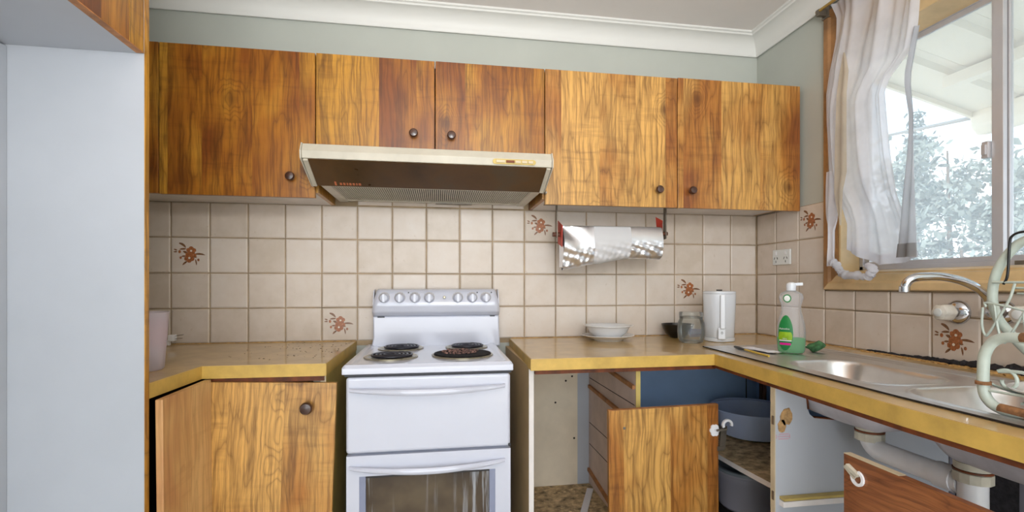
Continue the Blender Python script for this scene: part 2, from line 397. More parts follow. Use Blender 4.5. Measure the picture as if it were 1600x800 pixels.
# ------------------------------------------------------------------ the room
XL, YF, ZC = -2.92, -4.5, 2.383
struct('floor', B().box(XL-.1, .13, YF-.1, .1, -.05, 0), FLOORM)
struct('ceiling', B().box(XL-.1, .13, YF-.1, .1, ZC, ZC+.12), CEIL)
wall_back = struct('wall_back', B().box(XL-.1, .13, .006, .1, 0, ZC), PAINT)
struct('trim_1', B().box(XL, .006, .0045, .0062, .88, 1.54), GROUT)
WY0, WY1, WZ0, WZ1 = -.515, -1.62, 1.165, 2.06
wr = B().box(.006, .13, WY0, .1, 0, ZC).box(.006, .13, YF-.1, WY1, 0, ZC).box(.006, .13, WY1, WY0, 0, WZ0).box(.006, .13, WY1, WY0, WZ1, ZC)
wall_right = struct('wall_right', wr, PAINT)
struct('trim_2', B().box(.0045, .0062, -2.0, .004, .88, 1.128).box(.0045, .0062, -.455, .004, 1.12, 1.497), GROUT)
struct('wall_left', B().box(XL-.1, XL, YF-.1, .1, 0, ZC), PAINT)
struct('wall_front', B().box(XL-.1, -2.85, YF-.1, YF, 0, ZC).box(-.25, .13, YF-.1, YF, 0, ZC).box(-2.85, -.25, YF-.1, YF, 0, .15).box(-2.85, -.25, YF-.1, YF, 2.33, ZC), PAINT)
# cove cornice along the back, right and left walls
def cove(n=10):
    pts = [(0, 2.295), (.006, 2.295), (.010, 2.300)]
    for k in range(n+1):
        a = k/n*PI/2; pts.append((.010+.066*(1-math.cos(a)), 2.300+.066*math.sin(a)))
    return pts+[(.080, 2.372), (.088, 2.375), (.088, ZC+.002), (0, ZC+.002)]
cv = cove()
struct('trim_3', B().prism([(-y, z) for y, z in cv], 'x', XL, 0), CORN, smooth=35)
struct('trim_4', B().prism([(-x, z) for x, z in cv], 'y', YF, 0), CORN, smooth=35)

# ---- wall tiles: one object each, sharing a mesh per size
def tile_mesh(wd, ht, name='tile', c=.0045, th=.007):
    x, z = wd/2, ht/2
    b = B().add([(-x,th,-z),(x,th,-z),(x,th,z),(-x,th,z),(-x,.003,-z),(x,.003,-z),(x,.003,z),(-x,.003,z),(-x+c,0,-z+c),(x-c,0,-z+c),(x-c,0,z-c),(-x+c,0,z-c)],
        [(8,9,10,11),(4,5,9,8),(5,6,10,9),(6,7,11,10),(7,4,8,11),(0,1,5,4),(1,2,6,5),(2,3,7,6),(3,0,4,7)])
    me = bpy.data.meshes.new(name); me.from_pydata(b.v, [], b.f); me.materials.append(TILE)
    me.polygons.foreach_set('use_smooth', [False]*9); return me
TM = {}
def tile(wall, cx, cz, wd, ht, right=False):
    key = (round(wd, 4), round(ht, 4))
    if key not in TM: TM[key] = tile_mesh(wd-.0045, ht-.0045)
    o = bpy.data.objects.new('tile', TM[key]); C.objects.link(o); o.parent = wall
    j = random.uniform(-.0006, .0006)
    if right: o.location = (0+j, cx, cz); o.rotation_euler = (0, 0, -PI/2)
    else: o.location = (cx, 0+j, cz)
    return o
def strip(cx, cz, ang, ln, wd, bend=0):
    """curved tapering leaf outline as quads, in tile plane at y=-.0004"""
    b = []; n = 7; fs = []
    for k in range(n+1):
        t = k/n; a = ang+bend*t; hw = wd*.95*math.sin(PI*min(1, .12+.88*t))**.7*(1 if t < .99 else .2)
        if k: cx += ln/n*math.cos(a); cz += ln/n*math.sin(a)
        b += [(cx-hw*math.sin(a), -.0004, cz+hw*math.cos(a)), (cx+hw*math.sin(a), -.0004, cz-hw*math.cos(a))]
        if k: fs.append((2*k-2, 2*k-1, 2*k+1, 2*k))
    return b, fs
def petal_flower(bb, cx, cz, r, a0=0):
    for k in range(5):
        a = a0+2*PI*k/5; px, pz = cx+r*.55*math.cos(a), cz+r*.55*math.sin(a)
        bb.add([(px+r*.5*math.cos(q*PI/5)*(1+.12*math.sin(3*q+k)), -.0005-.00005*k, pz+r*.46*math.sin(q*PI/5)) for q in range(10)], [tuple(range(10))])
def motif_meshes():
    fl, br, ce = B(), B(), B()
    petal_flower(fl, .004, .018, .019, .3); petal_flower(fl, -.003, -.012, .020, .9)
    for cx, cz, r in ((.004, .018, .0042), (-.003, -.012, .0045)):
        ce.add([(cx+r*math.cos(q*PI/5), -.0009, cz+r*math.sin(q*PI/5)) for q in range(10)], [tuple(range(10))])
    for cx, cz, a, ln, wd, be in ((-.042,.050,-.1,.034,.005,-1.0), (-.016,.026,PI-.1,.026,.004,.35), (.018,.004,.25,.042,.0042,-.6), (-.012,-.026,PI+.6,.024,.004,.25), (.020,-.018,-1.2,.026,.003,-.35),
                               (-.050,.020,2.7,.014,.003,.1), (-.050,.014,3.2,.014,.003,0), (-.018,-.004,PI,.016,.0035,.2), (-.012,.008,2.4,.018,.005,.5), (.012,-.002,-.7,.016,.005,.4)):
        br.add(*strip(cx, cz, a, ln, wd, be))
    for cx, cz, r in ((-.040,.014,.007), (-.036,-.011,.006), (.032,-.020,.006), (.019,-.001,.007), (-.013,.004,.006)):
        fl.add([(cx+r*math.cos(q*PI/4)*.8, -.0007, cz+r*math.sin(q*PI/4)) for q in range(8)], [tuple(range(8))])
    out = []
    for nm, b, m in (('flower_print', fl, RUSTP), ('leaf_print', br, BROWNP), ('flower_eye', ce, CREAMP)):
        me = bpy.data.meshes.new(nm); me.from_pydata(b.v, [], b.f); me.materials.append(m); out.append((nm, me))
    return out
MOT = motif_meshes()
def motif(t):
    for nm, me in MOT:
        o = bpy.data.objects.new(nm, me); C.objects.link(o); o.parent = t
T, BX, Z0 = .15, -.1415, 1.048
zrows = [(.9, Z0), (Z0, Z0+T), (Z0+T, Z0+2*T), (Z0+2*T, 1.497)]
for c in range(-2, 18):
    x0 = BX-(17-c)*T; x1 = x0+T if c < 17 else -.001
    x0 = max(x0, XL+.005)
    for r, (za, zb) in enumerate(zrows):
        t = tile(wall_back, (x0+x1)/2, (za+zb)/2, x1-x0, zb-za)
        if (c, r) in ((0, 2), (4, 0), (10, 3), (15, 1)): motif(t)
    if 5 <= c <= 9: tile(wall_back, (x0+x1)/2, 1.5165, T, .035)
for c in range(0, 13):
    y0 = -.001 if c == 0 else -.1434-(c-1)*T; y1 = -.1434-c*T
    for r, (za, zb) in enumerate(zrows):
        if c >= 4 and r >= 2: continue
        if c == 3 and r >= 1: yb = -.452
        else: yb = y1
        if c >= 3 and r == 1:
            if c == 3:
                tile(wall_right, (y0+y1)/2, (za+1.126)/2, y0-y1, 1.126-za, True); continue
            zb = 1.126
        if c == 3 and r >= 2: continue
        t = tile(wall_right, (y0+yb)/2, (za+zb)/2, y0-yb, zb-za, True)
        if (c, r) in ((2, 3), (6, 0)): motif(t)

# ---- window in the right wall
win = struct('window_1')
def wbox(name, m, x0, x1, y0, y1, z0, z1, bev=.003): return obj(name, B().box(min(x0,x1), max(x0,x1), min(y0,y1), max(y0,y1), min(z0,z1), max(z0,z1)), m, win, bevel=bev)
AX = -.018
arch = B()
prof = [(0, .005), (0, AX+.006), (.004, AX), (.026, AX), (.034, AX+.008), (.052, AX+.010), (.060, AX+.012), (.060, .005)]   # distance inwards from the outer edge, depth
def arch_piece(a, b, inward):
    vs = []; n = len(prof)
    for end, corner in ((a, 1), (b, -1)):
        for d, x in prof:
            y = end[0]+inward[0]*d; z = end[1]+inward[1]*d
            along = Vector((b[0]-a[0], b[1]-a[1])).normalized()*corner*d
            vs.append((x, y+along[0], z+along[1]))
    return B().add(vs, [tuple(range(n))[::-1], tuple(range(n, 2*n))]+[(i, (i+1) % n, n+(i+1) % n, n+i) for i in range(n)])
oy0, oy1, oz0, oz1 = -.455, -1.68, 1.128, 2.272
obj('architrave', arch_piece((oy0, oz0), (oy1, oz0), (0, 1)), TIMBER, win)
a_ = obj('architrave', arch_piece((oy0, oz1), (oy0, oz0), (-1, 0)), TIMBERD, win); a_['label'] = 'darker stained side moulding'
obj('architrave', arch_piece((oy1, oz0), (oy1, oz1), (1, 0)), TIMBER, win)
obj('architrave', arch_piece((oy1, oz1), (oy0, oz1), (0, -1)), TIMBERD, win)
wbox('jamb', TIMBER, 0, .09, WY0, WY0-.012, WZ0, WZ1)
wbox('jamb', TIMBER, 0, .09, WY1, WY1+.012, WZ0, WZ1)
obj('head_board', B().prism([(-.004, 2.062), (.09, 2.040), (.09, 2.075), (.09, 2.2), (-.004, 2.215)], 'y', WY1, WY0), TIMBER, win, bevel=.002)
obj('sill', B().prism([(-.004, WZ0-.01), (-.004, WZ0+.012), (.088, 1.205), (.088, WZ0-.01)], 'y', WY1, WY0), TIMBER, win, bevel=.003)
obj('sill_bead', B().prism([(.05, 1.187), (.05, 1.199), (.066, 1.206), (.07, 1.19)], 'y', WY1, WY0), TIMBER, win)
# aluminium frame with two sashes
fr = B().box(.085, .128, WY1+.012, WY0-.012, 1.203, 1.222).box(.085, .128, WY1+.012, WY0-.012, 2.04, 2.062).box(.085, .128, WY0-.03, WY0-.012, 1.203, 2.06).box(.085, .128, WY1+.012, WY1+.03, 1.203, 2.06)
obj('aluminium_frame', fr, ALU, win, bevel=.002)
s1 = B().box(.092, .104, WY0-.03, -1.03, 1.222, 1.238).box(.092, .104, WY0-.03, -1.03, 2.022, 2.042).box(.092, .104, WY0-.052, WY0-.03, 1.222, 2.042).box(.090, .106, -1.036, -1.004, 1.222, 2.042)
sash = obj('inner_sash', s1, ALU, win, bevel=.0015)
obj('pane', B().box(.096, .099, -1.005, WY0-.05, 1.237, 2.023), PANE, sash)
lt = obj('sash_latch', B().box(.078, .094, -1.003, -.984, 1.54, 1.592).box(.072, .08, -1.0, -.987, 1.55, 1.582), ALU, sash, bevel=.002)
s2 = B().box(.110, .122, WY1+.03, -1.0, 1.222, 1.238).box(.110, .122, WY1+.03, -1.0, 2.022, 2.042).box(.108, .124, -1.040, -1.012, 1.222, 2.042).box(.110, .122, WY1+.03, WY1+.052, 1.222, 2.042)
sash2 = obj('outer_sash', s2, ALU, win, bevel=.0015)
obj('pane', B().box(.114, .117, WY1+.05, -1.038, 1.237, 2.023), PANE, sash2)
obj('track_insert', B().box(.084, .090, -1.20, -1.07, 1.208, 1.220), METAL, win)

# ---- alcove for the refrigerator on the left
alc = thing('fridge_enclosure', 'tall white melamine fridge recess with wood edged side panel on the left', 'cabinet', (-2.6, -1.0, 0))
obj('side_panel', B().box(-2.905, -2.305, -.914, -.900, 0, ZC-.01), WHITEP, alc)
e_ = obj('panel_edge', B().box(-2.3055, -2.3035, -.9155, -.8985, 0, 2.375), WOOD, alc); e_['label'] = 'wood grain edging strip'
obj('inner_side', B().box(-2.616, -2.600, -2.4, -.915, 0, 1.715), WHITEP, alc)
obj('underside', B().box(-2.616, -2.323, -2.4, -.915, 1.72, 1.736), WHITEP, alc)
obj('filler_strip', B().box(-2.323, -2.306, -.972, -.916, 1.722, 2.375), WOOD, alc, bevel=.001)
for y0, y1 in ((-1.52, -.976), (-2.07, -1.524)):
    obj('door', B().box(-2.322, -2.305, y0, y1, 1.722, 2.375), WOOD, alc, bevel=.0012)
obj('door_edging', B().box(-2.3225, -2.3048, -2.07, -.918, 1.7195, 1.7222), EDGE, alc)

# ------------------------------------------------------------------ wall cabinets
def knob(root, x, z, y=-.3, r=.0165, parent=None):
    return obj('knob', B().lathe([(.0085, 0), (.0085, .010), (.0125, .014), (r, .019), (r, .026), (.0135, .031), (.006, .0325), (.0, .033)], (x, y, z), 20, 'y'), KNOB, parent or root, smooth=40)
YD0, YD1 = -.318, -.300
def wdoor(root, x0, x1, z0, z1, m, kx=None, kz=None):
    d = obj('door', B().box(x0, x1, YD0, YD1, z0, z1), m, root, bevel=.0012)
    if kx is not None: knob(root, kx, kz, YD0, parent=d)
    return d
def carcass(root, x0, x1, z0, z1, under=WHITEB, sides=WOOD):
    obj('side_panel', B().box(x0, x0+.016, -.298, .005, z0, z1), sides, root)
    obj('side_panel', B().box(x1-.016, x1, -.298, .005, z0, z1), sides, root)
    obj('bottom_panel', B().box(x0+.016, x1-.016, -.298, .005, z0, z0+.016), under, root)
    obj('top_panel', B().box(x0+.016, x1-.016, -.298, .005, z1-.016, z1), under, root)
    obj('back_panel', B().box(x0+.016, x1-.016, -.006, .005, z0+.016, z1-.016), under, root)
ca = thing('wall_cabinet', 'left wall cabinet with one wide wood grain door beside the fridge panel', 'cabinet', (-2.4, -.15, 1.475), 'wood grain wall cabinets')
carcass(ca, -2.91, -2.035, 1.497, 2.016)
obj('filler_strip', B().box(-2.91, -2.577, YD0, YD1, 1.477, 2.018), WOOD, ca, bevel=.001)
wdoor(ca, -2.574, -2.045, 1.475, 2.018, WOOD, -2.128, 1.549)
cb = thing('wall_cabinet', 'short two door wood grain cabinet directly above the range hood', 'cabinet', (-1.6, -.15, 1.64), 'wood grain wall cabinets')
carcass(cb, -2.034, -1.172, 1.655, 2.016)
wdoor(cb, -2.041, -1.603, 1.642, 2.019, WOOD, -1.682, 1.730)
wdoor(cb, -1.599, -1.166, 1.642, 2.020, WOOD, -1.538, 1.728)
cc = thing('wall_cabinet', 'right wall cabinet with two glare-lightened wood grain doors ending at the window wall', 'cabinet', (-.6, -.15, 1.475), 'wood grain wall cabinets')
carcass(cc, -1.171, -.006, 1.497, 2.016)
wdoor(cc, -1.162, -.593, 1.474, 2.021, WOODC, -.680, 1.545)
wdoor(cc, -.589, -.012, 1.474, 2.024, WOODC, -.531, 1.546)
obj('hinge_plate', B().box(-.625, -.535, -.25, -.215, 1.492, 1.4965).tube([(-.6, -.232, 1.489), (-.545, -.232, 1.489)], .005, 8), METAL, cc, smooth=40)

# ------------------------------------------------------------------ range hood
hd = thing('range_hood', 'slide out range hood with greasy smoked visor above the white stove', 'range hood', (-1.6, -.25, 1.515))
HX0, HX1 = -2.016, -1.190
obj('hood_body', B().prism([(.003, 1.527), (-.30, 1.527), (-.30, 1.640), (.003, 1.640)], 'x', HX0, HX1), HOODM, hd)
FX0, FX1 = -2.044, -1.179
obj('front_rail', B().prism([(-.505, 1.5775), (-.512, 1.602), (-.497, 1.629), (-.33, 1.638), (-.33, 1.630), (-.488, 1.621), (-.497, 1.600), (-.494, 1.5775)], 'x', FX0, FX1), HOODM, hd, smooth=20, bevel=.0015)
obj('end_cap', B().prism([(-.513, 1.575), (-.516, 1.602), (-.498, 1.632), (-.33, 1.640), (-.332, 1.512), (-.36, 1.512)], 'x', FX0-.005, FX0-.0005), HOODM, hd, bevel=.001)
obj('end_cap', B().prism([(-.513, 1.575), (-.516, 1.602), (-.498, 1.632), (-.33, 1.640), (-.332, 1.512), (-.36, 1.512)], 'x', FX1+.0005, FX1+.005), HOODM, hd, bevel=.001)
def visor(d, x0, x1, t):   # sloping flap from the front rail back down to the grille
    a = Vector((0, -.497, 1.578)); b = Vector((0, -.362, 1.516)); n = Vector((0, -(b.z-a.z), (b.y-a.y))).normalized()
    n = -n if n.z > 0 else n
    a2 = a+n*d; b2 = b+n*d
    return B().prism([(a2.y, a2.z), (b2.y, b2.z), (b2.y+n.y*t, b2.z+n.z*t), (a2.y+n.y*t, a2.z+n.z*t)], 'x', x0, x1)
vis = obj('visor', visor(0, FX0+.018, FX1-.018, .004), HGLASS, hd)
obj('visor_channel', visor(-.002, FX0+.002, FX0+.018, .010), HOODM, hd, bevel=.001)
obj('visor_channel', visor(-.002, FX1-.018, FX1-.002, .010), HOODM, hd, bevel=.001)
lb = B()
for k, (o, wd) in enumerate(((0, .008), (.018, .009), (.030, .009), (.042, .006), (.051, .009), (.063, .009), (.075, .006), (.084, .010))):
    x = -1.962+o; vb = visor(.0041, x, x+wd*.85, .0004)
    zmin, zmax = (.84, .93) if k else (.80, .95)
    vb.v = [(q[0], -.497+(zmin if i % 4 in (0, 3) else zmax)*.135-.002, 1.578-(zmin if i % 4 in (0, 3) else zmax)*.062-.0048-(.0004 if i % 4 in (2, 3) else 0)) for i, q in enumerate(vb.v)]
    lb.add(vb.v, vb.f)
obj('worn_lettering', lb, ORANGEP, vis)
sl = B()
gx0, gx1 = -1.975, -1.232
ns = 92
for k in range(ns):
    x = gx0+(gx1-gx0)*k/(ns-1); sl.box(x-.0023, x+.0023, -.345, -.057, 1.5135, 1.516)
g_ = obj('grille_slats', sl, HOODM, hd); g_['kind'] = 'stuff'
obj('grille_backing', B().box(gx0-.004, gx1+.004, -.35, -.055, 1.5195, 1.526), DARK, hd)
obj('grille_frame', B().box(HX0+.001, gx0-.004, -.36, .002, 1.513, 1.526).box(gx1+.004, HX1-.001, -.36, .002, 1.513, 1.526).box(gx0-.004, gx1+.004, -.055, -.030, 1.512, 1.526).box(gx0-.004, gx1+.004, -.36, -.345, 1.514, 1.526), HOODM, hd, bevel=.001)
obj('lamp_cover', B().box(-1.60, -1.44, -.055, -.034, 1.507, 1.512), METAL, hd)
def stadium(cx, cz, hw, hh, n=8):
    return [(cx+hw-hh+hh*math.cos(a), cz+hh*math.sin(a)) for a in [(-PI/2+PI*k/n) for k in range(n+1)]]+[(cx-hw+hh+hh*math.cos(a), cz+hh*math.sin(a)) for a in [(PI/2+PI*k/n) for k in range(n+1)]]
sw = obj('switch_plate', B().prism(stadium(-1.318, 1.591, .079, .0095), 'y', -.5125, -.5105), OLIVE, hd, bevel=.0006)
for xa, xb, m in ((-1.384, -1.352, CREAM), (-1.348, -1.318, RUST), (-1.314, -1.296, CREAM), (-1.291, -1.272, CREAM), (-1.268, -1.250, CREAM)):
    obj('slide_switch', B().box(xa, xb, -.516, -.5127, 1.5865, 1.5955), m, sw, bevel=.0006)
obj('hood_vent_hook', B().box(-1.172, -1.166, -.37, -.34, 1.508, 1.516), METAL, hd)

# ------------------------------------------------------------------ left worktop and base cabinet
def specks(name, label, seed, n, region, m, zz=.9006):
    rr = random.Random(seed); b = B()
    for _ in range(n):
        x, y = region(rr); q = rr.uniform(.0008, .0024); b.blob((x, y, zz), (q*rr.uniform(1, 1.8), q*rr.uniform(1, 1.8), q*.45), 6, .3, rr)
    o = obj(name, b, m); o['kind'] = 'stuff'; return tag(o, label, 'dirt')
bl = thing('worktop', 'L shaped tan laminate worktop in the left corner, with yellow edge', 'worktop', (-2.4, -.3, .9), 'tan laminate worktops')
top_l = [(-2.91, -.004), (-1.945, -.004), (-1.940, -.628), (-2.303, -.622), (-2.312, -.897), (-2.91, -.897)]
obj('laminate_top', B().prism(top_l, 'z', .8985, .9005), LAMI, bl)
obj('core_board', B().prism(top_l, 'z', .866, .8985), CREAM, bl)
def edge(root, a, b, t=.0015, z0=.861, z1=.8990, m=YEDGE):
    a, b = Vector((*a, 0)), Vector((*b, 0)); d = (b-a).normalized(); n = Vector((d.y, -d.x, 0))
    q = [a, b, b+n*t, a+n*t]
    return obj('edge_strip', B().prism([(v.x, v.y) for v in q], 'z', z0, z1), m, root)
edge(bl, (-2.303, -.622), (-1.940, -.628)); edge(bl, (-2.312, -.897), (-2.303, -.622)); edge(bl, (-1.940, -.628), (-1.945, -.004))
obj('front_batten', B().prism([(-2.300, -.600), (-1.95, -.606), (-1.95, -.590), (-2.300, -.584)], 'z', .842, .866), RUST, bl)
specks('crumbs', 'dark crumbs scattered over the left worktop near the stove', 31, 90, lambda r: (-1.96-.35*r.random()**2, -.03-.5*r.random()**1.3), DARK)
blc = thing('base_cabinet', 'left corner base cabinet with sagging folding wood grain doors', 'cabinet', (-2.4, -.3, 0), 'base cabinets')
obj('side_panel', B().box(-1.962, -1.946, -.598, -.006, 0, .8655), OLIVE, blc)
obj('panel_edge', B().box(-1.9622, -1.9455, -.600, -.598, 0, .8655), CREAM, blc)
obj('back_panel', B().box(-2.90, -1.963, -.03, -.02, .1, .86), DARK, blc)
obj('cabinet_floor', B().box(-2.90, -1.963, -.59, -.031, .12, .136), PLINTH, blc)
# folding doors: two leaves hinged together, sagging two degrees to the right
def leaf_door(name, w_, h_, m, loc, rot, kx=None):
    d = obj(name, B().box(0, w_, -.017, 0, -h_, 0), m, None, bevel=.0012)
    d.parent = blc; d.location = Vector(loc)-ORG[blc.name]; d.rotation_euler = rot
    ORG[d.name] = Vector((0,0,0))
    if kx is not None:
        k = obj('knob', B().lathe([(.009, 0), (.009, .010), (.014, .014), (.0195, .018), (.0195, .024), (.016, .029), (.006, .0305), (0, .031)], (kx[0], -.017, kx[1]), 20, 'y'), KNOB, d, smooth=40)
    return d
leaf_door('door', .383, .74, WOODC, (-2.292, -.600, .8495), (0, math.radians(2.1), 0), (.298, -.077))
leaf_door('door', .272, .72, WOODP, (-2.2965, -.886, .8575), (math.radians(-.6), 0, math.radians(90)))
obj('hinge_plate', B().box(-1.985, -1.963, -.596, -.588, .835, .855), METAL, blc)

# ------------------------------------------------------------------ stove
sv = thing('stove', 'white upright electric stove with four coil burners between the worktops', 'stove', (-1.61, -.3, 0))
X0, X1, YF_ = -1.892, -1.340, -.605
obj('cabinet_body', B().box(X0+.012, X1-.008, -.575, -.03, .02, .855), ENAMEL, sv, bevel=.006)
# hob: raised rim around a sunken top
def hob(u, v):
    x = X0-.004+(X1-X0+.007)*u; y = YF_-.006+(YF_*-1-.03)*v
    d = min(u*.55, (1-u)*.55, v*.58)
    z = .889-.006*max(0, min(1, (d-.022)/.012))
    if d < .010: z -= .010*(1-math.sqrt(max(0, 1-((.010-d)/.010)**2)))
    return (x, y, z)
hb = B().grid(80, 70, hob)
obj('hob_top', hb, ENAMEL, sv, smooth=40)
obj('hob_skirt', B().box(X0-.004, X1+.003, YF_-.006, -.04, .858, .880), ENAMEL, sv, bevel=.003)
obj('hob_gap', B().box(X0+.004, X1-.003, YF_+.004, -.05, .850, .858), ENAMEL_D, sv)
# splashback and control console
def rrect(x0, x1, z0, z1, r, n=6):
    P = []
    for cx, cz, a0 in ((x1-r, z0+r, -PI/2), (x1-r, z1-r, 0), (x0+r, z1-r, PI/2), (x0+r, z0+r, PI)):
        P += [(cx+r*math.cos(a0+PI/2*k/n), cz+r*math.sin(a0+PI/2*k/n)) for k in range(n+1)]
    return P
obj('splashback', B().prism([(-1.876, .872), (-1.312, .872), (-1.316, .92), (-1.319, 1.012), (-1.868, 1.012), (-1.866, .92)], 'y', -.062, -.004), ENAMEL, sv, bevel=.006)
def cons(u, v):   # curved front of the console
    prof_ = [(-.058, 1.011), (-.072, 1.015), (-.088, 1.030), (-.094, 1.060), (-.092, 1.075), (-.074, 1.118), (-.066, 1.126), (-.050, 1.130), (-.004, 1.131)]
    k = v*(len(prof_)-1); i = min(int(k), len(prof_)-2); t = k-i
    y = prof_[i][0]*(1-t)+prof_[i+1][0]*t; z = prof_[i][1]*(1-t)+prof_[i+1][1]*t
    ins = .020*max(0, (z-1.03)/.1)**1.6
    e = min(u, 1-u)/.03
    if e < 1: y += .016*(1-math.sqrt(max(0, 1-(1-e)**2)))
    return (-1.869+ins+(1.869-1.317-2*ins)*u, y, z)
pan = obj('control_panel', B().grid(60, 32, cons).prism([(-.004, 1.011), (-.056, 1.011), (-.076, 1.03), (-.078, 1.07), (-.05, 1.124), (-.004, 1.129)], 'x', -1.866, -1.862).prism([(-.004, 1.011), (-.056, 1.011), (-.076, 1.03), (-.078, 1.07), (-.05, 1.124), (-.004, 1.129)], 'x', -1.324, -1.320), ENAMEL, sv, smooth=50)
obj('vent_slot', B().box(-1.848, -1.818, -.066, -.06, 1.006, 1.0105), ENAMEL_D, sv); obj('vent_slot', B().box(-1.36, -1.338, -.066, -.06, 1.007, 1.0105), ENAMEL_D, sv)
KX = [-1.817, -1.752, -1.688, -1.627, -1.504, -1.441, -1.381]
for i, kx in enumerate(KX):
    b = B().lathe([(.0225, 0), (.0225, .003), (.0185, .008), (.0175, .022), (.016, .029), (.013, .031), (0, .0315)], (kx, -.088, 1.092), 22, 'y')
    b.box(kx-.005, kx+.005, -.126, -.100, 1.076, 1.109)
    k = obj('control_knob', b, ENAMEL, sv, smooth=45)
    obj('knob_ring', B().lathe([(.0235, -.002), (.0235, .001), (.0218, .0015), (.0218, -.002)], (kx, -.088, 1.092), 22, 'y'), PVCN, k, smooth=40)
obj('light_lens', B().lathe([(.006, 0), (.006, .010), (.004, .013), (0, .0135)], (-1.562, -.086, 1.094), 14, 'y'), TRIMRING, sv, smooth=40)
for x, z in ((-1.716, 1.1145), (-1.418, 1.1145), (-1.355, 1.1145)):
    obj('indicator_dot', B().lathe([(.0032, -.004), (.0032, .0015), (0, .0016)], (x, -.0775, z), 10, 'y'), BLACK, sv)
pm = B()
for kx in KX:
    for k in range(5):
        a = PI*.25+PI*.5*k/4*1.0; pm.box(kx+.027*math.cos(a)-.0007, kx+.027*math.cos(a)+.0007, -.079, -.0762, 1.092+.0225*math.sin(a)-.0012, 1.092+.0225*math.sin(a)+.0012)
d_ = obj('dial_marks', pm, METAL, sv); d_['kind'] = 'stuff'
# burners
def burner(x, y, R, pan_dark=False):
    z = .8835
    dish = obj('drip_bowl', B().lathe([(R+.017, 0), (R+.017, .0035), (R+.008, .0045), (R+.004, .002), (R*.5, -.0005), (0, -.0008)], (x, y, z), 40), TRIMRING, sv, smooth=50)
    if pan_dark:
        obj('crust', B().lathe([(R+.010, .0042), (R+.008, .0085), (R*.8, .0105), (R*.3, .008), (0, .0085)], (x, y, z), 40), CRUST, dish, smooth=60)
        bb = B(); rr = random.Random(3)
        for _ in range(150):
            a = rr.uniform(0, 2*PI); q = R*math.sqrt(rr.uniform(0, 1))*.95
            px, py = x-.01+q*math.cos(a)*.8, y+.02+q*math.sin(a)*.75
            bb.blob((px, py, z+.0115), (rr.uniform(.002, .006), rr.uniform(.002, .006), rr.uniform(.001, .004)), 6, .3, rr)
        f_ = obj('burnt_food', bb, DEBRIS, dish); f_['kind'] = 'stuff'
        return
    pts = []; turns = 4.2; n = 110
    for k in range(n+1):
        t = k/n; a = 2*PI*turns*t; r = R*.22+(R*.97-R*.22)*t
        pts.append((x+r*math.cos(a), y+r*math.sin(a), z+.008))
    obj('heating_coil', B().tube(pts, .0044, 7), COIL, dish, smooth=60)
burner(-1.742, -.160, .076); burner(-1.470, -.160, .072); burner(-1.760, -.400, .080); burner(-1.498, -.388, .098, True)
# grill drawer, oven door, handles
obj('grill_door', B().box(X0+.008, X1-.006, YF_, YF_+.030, .600, .848), ENAMEL, sv, bevel=.010, seg=3)
od = B()
for q in (B().box(X0+.010, -1.842, YF_, YF_+.03, .06, .593), B().box(-1.398, X1-.006, YF_, YF_+.03, .06, .593), B().box(-1.842, -1.398, YF_, YF_+.03, .526, .593), B().box(-1.842, -1.398, YF_, YF_+.03, .06, .17)): od.add(q.v, q.f)
door = obj('oven_door', od, ENAMEL, sv)
for xa_ in (-1.842, -1.418): obj('door_frame', B().box(xa_, xa_+.020, YF_+.002, YF_+.02, .17, .526), FRAMEG, door)
obj('oven_window', B().box(-1.823, -1.417, YF_+.012, YF_+.016, .17, .526), OGLASS, door)
obj('drip_shadow', B().box(-1.842, -1.398, YF_+.003, YF_+.02, .519, .526), BLACK, door)
def bow(z, droop, name):
    b = B(); n = 26; vs = []
    for k in range(n+1):
        t = k/n; x = -1.872+t*(1.872-1.366); s = math.sin(PI*t)
        y = YF_-.004-.026*s**.6; zz = z-droop*s; hh = .0065+.004*s
        vs += [(x, y-.006, zz-hh*.4), (x, y, zz-hh), (x, y+.010, zz-hh*.4), (x, y+.010, zz+hh*.6), (x, y, zz+hh), (x, y-.006, zz+hh*.5)]
    fs = [(i*6+k, i*6+(k+1) % 6, (i+1)*6+(k+1) % 6, (i+1)*6+k) for i in range(n) for k in range(6)]+[tuple(range(6))[::-1], tuple(range(n*6, n*6+6))]
    return obj(name, B().add(vs, fs), ENAMEL, sv, smooth=50)
bow(.808, .010, 'grill_handle'); bow(.556, .014, 'oven_handle')
obj('catch', B().lathe([(.005, 0), (.005, .004), (0, .0045)], (X1-.010, YF_, .606), 10, 'y'), ENAMEL_D, sv)

# ------------------------------------------------------------------ right worktop with sink
br = thing('worktop', 'long L shaped worktop holding the sink under the window, yellow front edge', 'worktop', (-.6, -.4, .9), 'tan laminate worktops')
YE = -2.35
def fx(y): return -.612-.042*min(1, (-.635-y)/.75) if y < -.635 else -.612
pieces = [[(-1.262, -.004), (-.004, -.004), (-.004, -.47), (-.536, -.47), (-.61, -.637), (-1.282, -.645)],
          [(-.536, -.47), (-.545, -.62), (-.572, -1.30), (-.60, YE), (-.655, YE), (-.655, -1.40), (-.612, -.637)],
          [(-.004, -.47), (-.004, YE), (-.14, YE), (-.14, -.47)]]
lt_, ct = B(), B()
for q in pieces: lt_.prism(q, 'z', .8985, .9005); ct.prism(q, 'z', .8660, .8985)
obj('laminate_top', lt_, LAMI, br); obj('core_board', ct, CREAM, br)
edge(br, (-1.282, -.645), (-.612, -.637)); edge(br, (-1.262, -.004), (-1.282, -.645)); edge(br, (-.612, -.637), (-.655, -1.40)); edge(br, (-.655, -1.40), (-.655, YE))
obj('front_batten', B().prism([(-1.262, -.612), (-.59, -.606), (-.59, -.590), (-1.262, -.596)], 'z', .842, .8658), RUST, br)
